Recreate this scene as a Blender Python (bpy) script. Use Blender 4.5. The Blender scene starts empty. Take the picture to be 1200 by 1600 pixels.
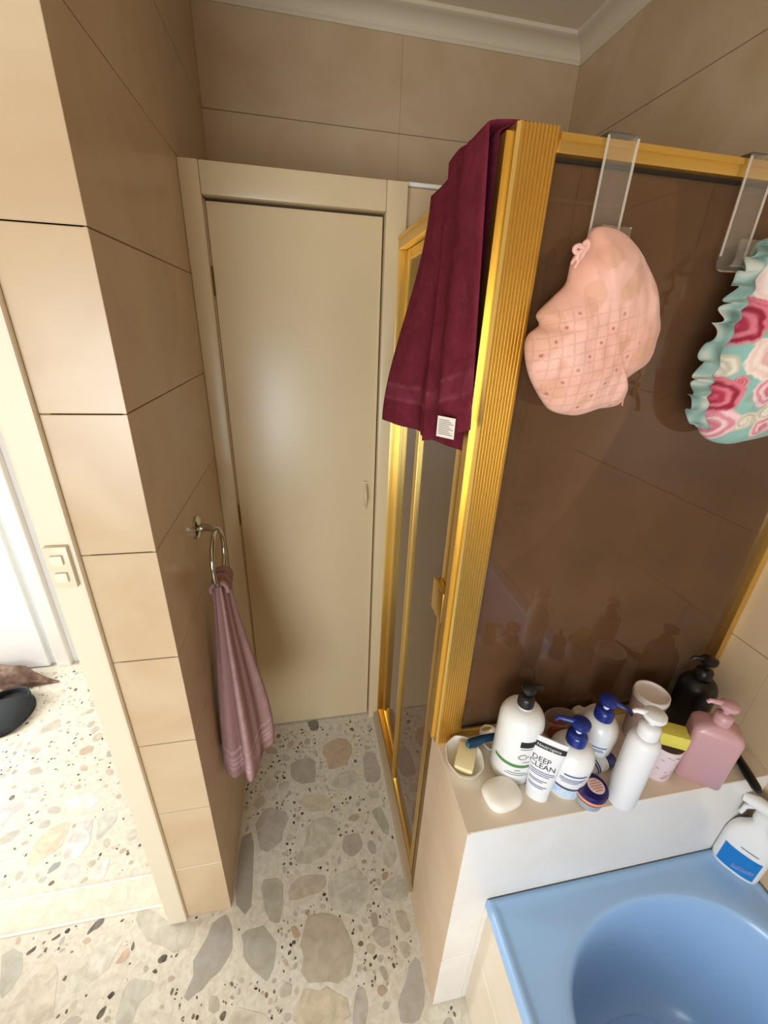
import bpy, bmesh, math, random
from mathutils import Vector, Matrix, noise as mnoise
PI = math.pi
scn = bpy.context.scene
COL = scn.collection
random.seed(7)

# ------------------------------------------------------------------ camera
FPX, CAMH = 648.879, 1.6448
R = ((0.98188787, -0.18517417, 0.04008425), (-0.03994333, -0.4091321, -0.91160049), (0.18520461, 0.89348836, -0.40911832))
cd = bpy.data.cameras.new('camera'); cam = bpy.data.objects.new('camera', cd); COL.objects.link(cam)
cd.sensor_fit = 'VERTICAL'; cd.sensor_height = 36.0; cd.sensor_width = 27.0
cd.lens = FPX / 1600 * 36.0; cd.clip_start = 0.02; cd.clip_end = 60
cam.matrix_world = Matrix(((R[0][0], -R[1][0], -R[2][0], 0), (R[0][1], -R[1][1], -R[2][1], 0),
                           (R[0][2], -R[1][2], -R[2][2], CAMH), (0, 0, 0, 1)))
scn.camera = cam

# ------------------------------------------------------------------ world, lights, exposure
w = bpy.data.worlds.new('world'); scn.world = w; w.use_nodes = True
bg = w.node_tree.nodes['Background']; bg.inputs[0].default_value = (0.75, 0.87, 1.0, 1); bg.inputs[1].default_value = 1.0
def area(name, loc, rot, sx, sy, power, color):
    l = bpy.data.lights.new(name, 'AREA'); l.shape = 'RECTANGLE'; l.size = sx; l.size_y = sy; l.energy = power; l.color = color
    o = bpy.data.objects.new(name, l); o.location = loc; o.rotation_euler = rot; COL.objects.link(o); return o
# daylight entering by the bathroom window (behind the camera) and by the hall window
area('bathroom_window_daylight', (-0.76, -1.33, 1.17), (PI/2, 0, 0), 1.25, 1.0, 28, (0.84, 0.93, 1.0))
area('hall_window_daylight', (-2.76, 1.35, 1.5), (PI/2, 0, -PI/2), .92, 1.55, 50, (0.92, 0.97, 1.0))
vs = scn.view_settings
scn.display_settings.display_device = 'sRGB'
vs.view_transform = 'Standard'; vs.look = 'None'; vs.gamma = 1.0; vs.use_curve_mapping = False
vs.exposure = 0.6

# ------------------------------------------------------------------ helpers
def at(u, v, ax, val):
    """world point seen at photograph pixel (u, v) on the plane ax = val"""
    c = ((u-600)/FPX, (v-800)/FPX, 1.0)
    d = [sum(R[k][i]*c[k] for k in range(3)) for i in range(3)]
    o = (0, 0, CAMH); i = 'xyz'.index(ax); t = (val-o[i])/d[i]
    return Vector([o[j]+t*d[j] for j in range(3)])
def lin(c):
    return tuple(((x/255)/12.92 if x/255 <= .04045 else ((x/255+.055)/1.055)**2.4) for x in c)
def smooth01(t):
    t = max(0, min(1, t)); return t*t*(3-2*t)
def lerp(a, b, t): return a+(b-a)*t
def mixc(a, b, t): return tuple(lerp(a[i], b[i], t) for i in range(3))

MATS = {}
def mat(name, col, rough=.5, metal=0, bump=0, bscale=200, var=0, vscale=6, trans=0, coat=0, spec=.5, vcol=False, var_col=None, sheen=0, alpha=1, sss=0, stretch=None):
    if name in MATS: return MATS[name]
    m = bpy.data.materials.new(name); m.use_nodes = True; nt = m.node_tree; b = nt.nodes['Principled BSDF']
    c = lin(col); b.inputs['Base Color'].default_value = (*c, 1)
    b.inputs['Roughness'].default_value = rough; b.inputs['Metallic'].default_value = metal
    b.inputs['Transmission Weight'].default_value = trans; b.inputs['Coat Weight'].default_value = coat
    b.inputs['Specular IOR Level'].default_value = spec; b.inputs['Sheen Weight'].default_value = sheen
    b.inputs['Alpha'].default_value = alpha
    if sss: b.inputs['Subsurface Weight'].default_value = sss; b.inputs['Subsurface Radius'].default_value = (.01, .008, .006); b.inputs['Subsurface Scale'].default_value = 1
    tc = nt.nodes.new('ShaderNodeTexCoord')
    src = tc.outputs['Object']
    if stretch:
        mp = nt.nodes.new('ShaderNodeMapping'); mp.inputs['Scale'].default_value = stretch; nt.links.new(src, mp.inputs[0]); src = mp.outputs[0]
    last = None
    if vcol:
        at_ = nt.nodes.new('ShaderNodeAttribute'); at_.attribute_name = 'col'; last = at_.outputs['Color']
    if var:
        geo = nt.nodes.new('ShaderNodeNewGeometry')
        n = nt.nodes.new('ShaderNodeTexNoise'); n.inputs['Scale'].default_value = vscale; n.inputs['Detail'].default_value = 5; n.inputs['Distortion'].default_value = .8
        nt.links.new(geo.outputs['Position'] if not stretch else src, n.inputs['Vector'])
        rmp = nt.nodes.new('ShaderNodeMapRange'); rmp.inputs[1].default_value = .35; rmp.inputs[2].default_value = .68; nt.links.new(n.outputs[0], rmp.inputs[0])
        mul = nt.nodes.new('ShaderNodeMath'); mul.operation = 'MULTIPLY'; mul.inputs[1].default_value = var; nt.links.new(rmp.outputs[0], mul.inputs[0])
        mx = nt.nodes.new('ShaderNodeMix'); mx.data_type = 'RGBA'; nt.links.new(mul.outputs[0], mx.inputs['Factor'])
        if last: nt.links.new(last, mx.inputs[6])
        else: mx.inputs[6].default_value = (*c, 1)
        vc = lin(var_col) if var_col else tuple(x*.6 for x in c)
        mx.inputs[7].default_value = (*vc, 1); last = mx.outputs[2]
    if last: nt.links.new(last, b.inputs['Base Color'])
    if bump:
        n2 = nt.nodes.new('ShaderNodeTexNoise'); n2.inputs['Scale'].default_value = bscale; n2.inputs['Detail'].default_value = 3; nt.links.new(src, n2.inputs['Vector'])
        bp = nt.nodes.new('ShaderNodeBump'); bp.inputs['Strength'].default_value = bump; bp.inputs['Distance'].default_value = .002
        nt.links.new(n2.outputs[0], bp.inputs['Height']); nt.links.new(bp.outputs[0], b.inputs['Normal'])
    MATS[name] = m; return m

class MB:
    def __init__(s): s.v = []; s.f = []; s.c = None
    def add(s, vs_, fs):
        k = len(s.v); s.v += [tuple(p) for p in vs_]; s.f += [tuple(i+k for i in f) for f in fs]; return s
    def box(s, x0, x1, y0, y1, z0, z1, bev=0):
        if x0 > x1: x0, x1 = x1, x0
        if y0 > y1: y0, y1 = y1, y0
        if z0 > z1: z0, z1 = z1, z0
        if not bev:
            v = [(x0,y0,z0),(x1,y0,z0),(x1,y1,z0),(x0,y1,z0),(x0,y0,z1),(x1,y0,z1),(x1,y1,z1),(x0,y1,z1)]
            return s.add(v, [(0,3,2,1),(4,5,6,7),(0,1,5,4),(1,2,6,5),(2,3,7,6),(3,0,4,7)])
        bm = bmesh.new(); bmesh.ops.create_cube(bm, size=1)
        for q in bm.verts: q.co = Vector(((x0+x1)/2+q.co.x*(x1-x0), (y0+y1)/2+q.co.y*(y1-y0), (z0+z1)/2+q.co.z*(z1-z0)))
        bmesh.ops.bevel(bm, geom=bm.edges[:], offset=bev, segments=2, affect='EDGES', profile=.6, clamp_overlap=True)
        bm.verts.index_update(); s.add([q.co[:] for q in bm.verts], [[q.index for q in f.verts] for f in bm.faces]); bm.free(); return s
    def loft(s, rings, cap=True, closed=True):
        n = len(rings[0]); k = len(s.v)
        for r_ in rings: s.v += [tuple(p) for p in r_]
        for i in range(len(rings)-1):
            for j in range(n if closed else n-1):
                a = k+i*n+j; b = k+i*n+(j+1) % n; s.f.append((a, b, b+n, a+n))
        if cap and closed: s.f.append(tuple(k+j for j in range(n))[::-1]); s.f.append(tuple(k+(len(rings)-1)*n+j for j in range(n)))
        return s
    def lathe(s, prof, cx=0, cy=0, z0=0, n=40, sx=1, sy=1):
        return s.loft([[(cx+r_*sx*math.cos(2*PI*j/n), cy+r_*sy*math.sin(2*PI*j/n), z0+z) for j in range(n)] for r_, z in prof])
    def tube(s, pts, r, n=12, closed=False):
        pts = [Vector(p) for p in pts]; rings = []; m = len(pts); up = None
        for i, p in enumerate(pts):
            a = pts[(i-1) % m] if (closed or i > 0) else p; b = pts[(i+1) % m] if (closed or i < m-1) else p
            d = (b-a).normalized()
            if up is None: up = Vector((0,0,1)) if abs(d.z) < .9 else Vector((1,0,0))
            x = d.cross(up).normalized(); y = x.cross(d).normalized(); up = y
            rr = r[i] if isinstance(r, (list, tuple)) else r
            rings.append([p+x*rr*math.cos(2*PI*j/n)+y*rr*math.sin(2*PI*j/n) for j in range(n)])
        if closed: rings.append(rings[0]); return s.loft(rings, cap=False)
        return s.loft(rings)
    def grid(s, nu, nv, fn, closed_u=False):
        k = len(s.v)
        for i in range(nu):
            for j in range(nv): s.v.append(tuple(fn(i/(nu-1), j/(nv-1))))
        for i in range(nu-1):
            for j in range(nv-1): a = k+i*nv+j; s.f.append((a, a+1, a+nv+1, a+nv))
        return s
    def prism(s, poly, z0, z1):
        n = len(poly); return s.loft([[(x, y, z0) for x, y in poly], [(x, y, z1) for x, y in poly]])

def mesh_of(name, mb, m, smooth=True, origin=(0,0,0)):
    me = bpy.data.meshes.new(name); o = origin
    me.from_pydata([(p[0]-o[0], p[1]-o[1], p[2]-o[2]) for p in mb.v], [], mb.f); me.update()
    bm = bmesh.new(); bm.from_mesh(me); bmesh.ops.recalc_face_normals(bm, faces=bm.faces); bm.to_mesh(me); bm.free()
    if mb.c:
        ca = me.color_attributes.new('col', 'FLOAT_COLOR', 'POINT')
        buf = []
        for c in mb.c: buf += [c[0], c[1], c[2], 1.0]
        ca.data.foreach_set('color', buf)
    if smooth:
        me.polygons.foreach_set('use_smooth', [True]*len(me.polygons))
        try: me.set_sharp_from_angle(angle=math.radians(smooth if smooth is not True else 38))
        except Exception: pass
    me.materials.append(m); return me
def worldloc(o):
    p = Vector((0,0,0))
    while o: p = p+o.location; o = o.parent
    return p
def obj(name, mb, m, parent=None, smooth=True, label=None, base=None, rot=None):
    """one mesh object; mb is in world coordinates. base = its own origin; default the parent's"""
    pw = worldloc(parent) if parent else Vector((0,0,0))
    org = Vector(base) if base is not None else pw
    o = bpy.data.objects.new(name, mesh_of(name, mb, m, smooth, org)); COL.objects.link(o)
    if parent: o.parent = parent
    o.location = org-pw
    if label: o['label'] = label
    if name in ('small_print', 'printed_dashes', 'printed_lines'): o['kind'] = 'stuff'
    return o
def thing(name, label, cat, loc, group=None):
    o = bpy.data.objects.new(name, None); o.empty_display_size = .05; COL.objects.link(o); o.location = loc
    o['label'] = label; o['category'] = cat
    if group: o['group'] = group
    return o
def tag(o, label, cat, group=None):
    o['label'] = label; o['category'] = cat
    if group: o['group'] = group
    return o
def struct(name, mb, m, label, cat='wall', smooth=False, base=None):
    o = obj(name, mb, m, None, smooth, base=base); o['kind'] = 'structure'; o['label'] = label; o['category'] = cat; return o

_tile_cache = {}
def tile_mesh(a, b, th, m):
    key = (round(a, 4), round(b, 4), th, m.name)
    if key not in _tile_cache:
        bv = .0011; bu = .0003; q = MB()
        q.loft([[(bu,bv,0),(a-bu,bv,0),(a-bu,b-bv,0),(bu,b-bv,0)], [(0,0,-bv),(a,0,-bv),(a,b,-bv),(0,b,-bv)], [(0,0,-th),(a,0,-th),(a,b,-th),(0,b,-th)]])
        _tile_cache[key] = mesh_of('wall_tile', q, m, 25)
    return _tile_cache[key]
def tiles(parent, o, u, v, us, vss, m, name='wall_tile', gu=.0003, gv=.0018, th=.006, skip=None):
    """separate tiles on the plane through o spanned by u and v (surface = plane), cut at the joints us and vss"""
    o, u, v = Vector(o), Vector(u), Vector(v); n = u.cross(v); pw = worldloc(parent)
    rotm = Matrix((u, v, n)).transposed()
    for i in range(len(us)-1):
        for j in range(len(vss)-1):
            if skip and skip((us[i]+us[i+1])/2, (vss[j]+vss[j+1])/2): continue
            a = us[i+1]-us[i]-gu; b = vss[j+1]-vss[j]-gv
            t = bpy.data.objects.new(name, tile_mesh(a, b, th, m)); COL.objects.link(t); t.parent = parent
            t.rotation_mode = 'QUATERNION'; t.rotation_quaternion = rotm.to_quaternion()
            t.location = o+u*(us[i]+gu/2)+v*(vss[j]+gv/2)-pw

def text_mb(txt, size, fn, font_shear=0):
    """flat lettering laid on a surface: fn(u, v) -> world point"""
    cu = bpy.data.curves.new('lettering', 'FONT'); cu.body = txt; cu.size = size; cu.align_x = 'CENTER'; cu.resolution_u = 2; cu.shear = font_shear
    o = bpy.data.objects.new('lettering', cu); COL.objects.link(o); bpy.context.view_layer.update()
    me = o.to_mesh(); q = MB()
    q.add([fn(p.co.x, p.co.y) for p in me.vertices], [tuple(f.vertices) for f in me.polygons])
    o.to_mesh_clear(); bpy.data.objects.remove(o); bpy.data.curves.remove(cu); return q
def patch(fn, u0, u1, v0, v1, nu=12, nv=3, q=None):
    q = q or MB(); return q.grid(nu, nv, lambda s, t: fn(lerp(u0, u1, s), lerp(v0, v1, t)))

# ------------------------------------------------------------------ materials
TILE = mat('beige_marble_tile', (209, 184, 150), .3, var=.7, vscale=6, var_col=(195, 164, 126))
TILEW = mat('pale_marble_tile', (240, 237, 233), .28, var=.5, vscale=7, var_col=(230, 222, 212))
TILEC = mat('cream_ledge_tile', (232, 218, 198), .3, var=.5, vscale=7, var_col=(222, 204, 178))
GROUT = mat('grout', (128, 104, 78), .9)
GROUTL = mat('pale_grout', (190, 178, 160), .9)
PLASTER = mat('plaster', (228, 216, 194), .85, bump=.1, bscale=80)
CEIL = mat('ceiling_paint', (226, 210, 182), .8)
CREAM = mat('cream_gloss_paint', (222, 200, 160), .33, var=.25, vscale=3, var_col=(212, 188, 148))
WHITEP = mat('white_gloss_paint', (240, 236, 226), .35)
WHITEW = mat('white_wall_paint', (244, 244, 242), .7)
GOLD = mat('gold_anodised_aluminium', (236, 202, 118), .34, metal=1)
GOLDD = mat('dull_gold', (176, 132, 66), .35, metal=1)
DARKSEAL = mat('dark_seal', (30, 22, 16), .6)
CHROME = mat('chrome', (200, 198, 190), .12, metal=1)
BLUE = mat('blue_enamel', (156, 193, 234), .28, coat=.1)
TERR = mat('terrazzo_binder', (224, 218, 204), .3, var=.7, vscale=60, var_col=(198, 187, 166))
STONE = mat('terrazzo_stone', (200, 200, 200), .26, vcol=True, var=.55, vscale=30, var_col=(160, 148, 128))
def glass_mat(name, tint, refl_rough, scum, scum_col, ior=1.5):
    m = bpy.data.materials.new(name); m.use_nodes = True; nt = m.node_tree; nt.nodes.clear()
    out = nt.nodes.new('ShaderNodeOutputMaterial'); tr = nt.nodes.new('ShaderNodeBsdfTransparent'); tr.inputs[0].default_value = (*tint, 1)
    gl = nt.nodes.new('ShaderNodeBsdfGlossy'); gl.inputs['Roughness'].default_value = refl_rough; gl.inputs[0].default_value = (1, 1, 1, 1)
    fr = nt.nodes.new('ShaderNodeFresnel'); fr.inputs[0].default_value = ior
    mx = nt.nodes.new('ShaderNodeMixShader'); nt.links.new(fr.outputs[0], mx.inputs[0]); nt.links.new(tr.outputs[0], mx.inputs[1]); nt.links.new(gl.outputs[0], mx.inputs[2])
    df = nt.nodes.new('ShaderNodeBsdfDiffuse'); df.inputs[0].default_value = (*lin(scum_col), 1)
    no = nt.nodes.new('ShaderNodeTexNoise'); no.inputs['Scale'].default_value = 7; no.inputs['Detail'].default_value = 6
    tc = nt.nodes.new('ShaderNodeTexCoord'); nt.links.new(tc.outputs['Object'], no.inputs['Vector'])
    mr = nt.nodes.new('ShaderNodeMapRange'); mr.inputs[1].default_value = .3; mr.inputs[2].default_value = .75; mr.inputs[3].default_value = scum*.75; mr.inputs[4].default_value = scum*1.25
    nt.links.new(no.outputs[0], mr.inputs[0])
    m2 = nt.nodes.new('ShaderNodeMixShader'); nt.links.new(mr.outputs[0], m2.inputs[0]); nt.links.new(mx.outputs[0], m2.inputs[1]); nt.links.new(df.outputs[0], m2.inputs[2])
    nt.links.new(m2.outputs[0], out.inputs[0]); MATS[name] = m; return m
BRONZE = glass_mat('bronze_tinted_glass', (.46, .34, .235), .02, .15, (200, 150, 108))
CLEAR = glass_mat('clear_acrylic', (.98, .975, .96), .06, .06, (240, 228, 208), 1.25)

# ------------------------------------------------------------------ layout
XP, YP, YF, YB, XR = -.272, .727, 1.36, 1.802, 1.0     # pillar corner, cupboard front, back wall, right wall
ZC = 2.55
YR, XL = -1.4, -1.5                                    # wall behind the camera, far left wall
XS, YS, ZS = .274, .616, 1.876                         # shower corner post
YL, ZL = .427, .765                                    # ledge
XT, ZT = .358, .506                                    # bath rim
T = .25

# ------------------------------------------------------------------ setting
flo = struct('floor', MB().box(-2.8, 1.15, -1.85, 2.0, -.06, 0), TERR, 'cream terrazzo floor with large grey, white and tan stone chips', 'floor')
ce = struct('ceiling', MB().box(-2.8, 1.15, -1.85, 2.05, ZC, ZC+.05), CEIL, 'plain off-white bathroom ceiling', 'ceiling')
g = .0015
rows = [k*T for k in range(11)]; rows[-1] = 2.5
# left wall of the alcove, its end facing the camera is the pillar beside the doorway
wl = struct('wall_left', MB().box(XP-.108, XP-g, YP+g, YB, 0, ZC), GROUT, 'shaded beige tiled wall on the left of the alcove', 'wall')
tiles(wl, (XP, YP, 0), (0, 1, 0), (0, 0, 1), [0, .64, YB-YP], rows+[ZC], TILE)
wpil = struct('wall_front', MB().box(-.395, XP-.004, YP+g, YP+.12, 0, ZC).box(-2.8, -1.27, YP, YP+.12, 0, ZC).box(-1.27, -.395, YP, YP+.12, 2.15, ZC), GROUT, 'sunlit narrow tiled pillar face between doorway and alcove', 'wall')
tiles(wpil, (-.395, YP, 0), (1, 0, 0), (0, 0, 1), [0, .123], rows+[ZC], TILE)
# back wall above the built-in cupboard
wb = struct('wall_back', MB().box(-.5, XR+.1, YB+g, YB+.1, 0, ZC), GROUT, 'beige tiled back wall above the cupboard door', 'wall')
tiles(wb, (XP, YB, 0), (1, 0, 0), (0, 0, 1), [0, .64, XR-XP], [2.0, 2.25, 2.5, ZC], TILE)
# block under it that holds the cupboard and closes the shower
wn = struct('wall_inner', MB().box(.30, XR, YF+g, YB, 0, 1.995-g).box(XP, .30, YF+.03, YB, 0, 1.985), GROUT, 'beige tiled wall behind the shower glass', 'wall')
tiles(wn, (.304, YF, 0), (1, 0, 0), (0, 0, 1), [0, .696], rows[:8]+[1.992], TILE)
struct('trim_1', MB().box(.304, XR-.001, YF-.008, YF+.06, 1.992, 2.002, .003), WHITEP, 'pale capping strip along the top of the shower wall', 'trim')
# right wall
wr = struct('wall_right', MB().box(XR+g, XR+.1, YR, YB, 0, ZC), GROUT, 'beige tiled wall on the right above the bath', 'wall')
tiles(wr, (XR, YB, 0), (0, -1, 0), (0, 0, 1), [0, .64, 1.28, 1.92, 2.56, 3.2], rows+[ZC], TILE)
# half-height wall with the ledge
wg = struct('wall_ledge', MB().box(XS+.005+g, XR, YL+g, .655, 0, ZL-g), GROUTL, 'low tiled wall whose ledge carries the toiletries', 'wall')
tiles(wg, (.279, YL, 0), (1, 0, 0), (0, 0, 1), [0, .201, .461, .721], [.507, ZL], TILEW)
tiles(wg, (.279, YL, 0), (1, 0, 0), (0, 0, 1), [0, .079], [0, .25, .507], TILEW)
tiles(wg, (.358, YL, 0), (1, 0, 0), (0, 0, 1), [0, .382, .642], [0, .25, .507], TILEW)
tiles(wg, (.279, .655, 0), (0, -1, 0), (0, 0, 1), [0, .228], [0, ZL], mat('rosy_marble_tile', (222, 199, 170), .3, var=.6, vscale=7, var_col=(210, 180, 148)))
tiles(wg, (.279, YL, ZL), (1, 0, 0), (0, 1, 0), [0, .36, .721], [0, .228], TILEC)
# shower side and sill
struct('trim_2', MB().box(.267, .325, .656, YF-.012, 0, .034, .004), mat('sill_beige', (188, 170, 140), .4), 'beige sill at the foot of the shower door', 'trim')
tray = obj('shower_tray', MB().box(.326, XR-.002, .657, YF-.002, 0, .03, .004), mat('tray', (190, 178, 158), .4)); tag(tray, 'beige shower tray seen through the bronze glass', 'shower tray')
# room behind the camera
struct('wall_far_left', MB().box(XL-.1, XL, YR, YP, 0, ZC), TILE, 'beige wall on the far left of the bathroom', 'wall')
WX0, WX1, WZ0, WZ1 = -1.42, -.10, .64, 1.70
struct('wall_rear', MB().box(XL, WX0, YR-.1, YR, 0, ZC).box(WX1, XR+.1, YR-.1, YR, 0, ZC).box(WX0, WX1, YR-.1, YR, 0, WZ0).box(WX0, WX1, YR-.1, YR, WZ1, ZC), TILE, 'beige wall behind the viewer holding the window', 'wall')
win = struct('window_1', MB().box(WX0, WX0+.04, YR-.08, YR-.03, WZ0, WZ1).box(WX1-.04, WX1, YR-.08, YR-.03, WZ0, WZ1).box(WX0, WX1, YR-.08, YR-.03, WZ0, WZ0+.04).box(WX0, WX1, YR-.08, YR-.03, WZ1-.04, WZ1).box(-.78, -.74, YR-.08, YR-.03, WZ0, WZ1), WHITEP, 'white window behind the viewer lighting the bathroom', 'window')
# hall
hb = struct('wall_hall_back', MB().box(-2.8, -.5, 1.90, 2.0, 0, ZC), WHITEW, 'bright white hall wall beyond the doorway', 'wall')
struct('wall_hall_left', MB().box(-2.9, -2.8, YR, .86, 0, ZC).box(-2.9, -2.8, 1.84, 2.0, 0, ZC).box(-2.9, -2.8, .86, 1.84, 0, .7).box(-2.9, -2.8, .86, 1.84, 2.3, ZC), WHITEW, 'white wall at the far end of the hall', 'wall')
struct('window_2', MB().box(-2.88, -2.83, .86, .90, .7, 2.3).box(-2.88, -2.83, 1.80, 1.84, .7, 2.3).box(-2.88, -2.83, .90, 1.80, .7, .74).box(-2.88, -2.83, .90, 1.80, 2.26, 2.3).box(-2.88, -2.83, .90, 1.80, 1.48, 1.52), WHITEP, 'white window at the end of the hall', 'window')
hd = struct('door_2', MB().box(-2.10, -1.30, 1.872, 1.90, .008, 2.04, .003), WHITEW, 'bright white hall door seen past the door frame', 'door')
tj = struct('trim_3', MB().box(-1.268, -1.205, 1.868, 1.90, 0, 2.1, .006).box(-2.2, -2.13, 1.868, 1.90, 0, 2.1, .006).box(-2.2, -1.205, 1.868, 1.90, 2.06, 2.12, .006), WHITEP, 'white door architrave on the hall wall', 'trim')
# doorway: architrave and lining, brass-edged threshold
struct('trim_4', MB().box(-.447, -.3955, YP-.012, YP+.008, 0, 2.2, .005).box(-1.32, -1.25, YP-.012, YP+.008, 0, 2.2, .005).box(-1.25, -.447, YP-.012, YP+.008, 2.13, 2.2, .005)
       .box(-.447, -.40, YP+.008, YP+.125, 0, 2.15, .004).box(-1.30, -1.25, YP+.008, YP+.125, 0, 2.15, .004), mat('architrave_paint', (232, 218, 192), .4), 'cream painted door architrave on the pillar edge', 'trim')
th = struct('trim_5', MB().box(-1.25, -.447, .772, .852, -.01, .003, .001), mat('threshold_terrazzo', (226, 220, 204), .3, var=.7, vscale=40, var_col=(204, 194, 172)), 'terrazzo threshold strip across the hall doorway', 'trim')
for yy in (.769, .855):
    obj('edge_strip', MB().box(-1.25, -.447, yy-.003, yy+.003, -.01, .0045, .001), mat('threshold_edge', (244, 241, 228), .35), th)
# cornice: coved moulding
def cove(p0, p1, inward):
    p0, p1, n = Vector(p0), Vector(p1), Vector(inward); prof = [(0, 2.495), (.004, 2.495), (.007, 2.502)]
    for k in range(9):
        a = k/8*PI/2; prof.append((.058-.048*math.cos(a), 2.505+.032*math.sin(a)))
    prof += [(.064, 2.54), (.064, ZC), (0, ZC)]
    return [[p+n*d+Vector((0, 0, z)) for d, z in prof] for p in (p0, p1)]
cb = struct('trim_6', MB().loft(cove((XP, YB, 0), (XR, YB, 0), (0, -1, 0))), CEIL, 'coved cornice along the back wall', 'trim', 30)
cr = struct('trim_7', MB().loft(cove((XR, YB, 0), (XR, YR, 0), (-1, 0, 0))), CEIL, 'coved cornice along the right wall', 'trim', 30)
clf = struct('trim_8', MB().loft(cove((XP, YB, 0), (XP, YP, 0), (1, 0, 0))), CEIL, 'coved cornice along the left alcove wall', 'trim', 30)

# ------------------------------------------------------------------ built-in cupboard door
D0, D1, DZ = -.223, .245, 1.922
dr = struct('door_1', MB().box(D0+.003, D1-.003, YF-.004, YF+.028, .006, DZ-.004, .003), CREAM, 'cream painted cupboard door at the end of the alcove', 'door', True)
fr = obj('door_frame', MB().box(XP, D0-.001, YF-.028, YF+.03, 0, 1.996, .004).box(D1+.001, .304, YF-.028, YF+.03, 0, 1.996, .004).box(D0-.001, D1+.001, YF-.0275, YF+.03, DZ+.004, 1.9955, .004)
         .box(D0-.001, D0+.001, YF+.001, YF+.03, 0, DZ), CREAM, dr)
for hz in (1.70, 1.0, .22):
    hg = MB()
    for k in range(3): hg.tube([(D0, YF-.008, hz+.001+k*.024), (D0, YF-.008, hz+.023+k*.024)], .0045, 10)
    obj('hinge', hg, mat('old_brass', (120, 96, 56), .4, metal=1), dr)
hp = [(.209, YF-.006-.022*math.sin(PI*k/12), 1.05+.086*k/12) for k in range(13)]
obj('handle', MB().tube(hp, .006, 10).box(.201, .217, YF-.010, YF-.003, 1.04, 1.055, .002).box(.201, .217, YF-.010, YF-.003, 1.131, 1.146, .002), CREAM, dr)

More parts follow.
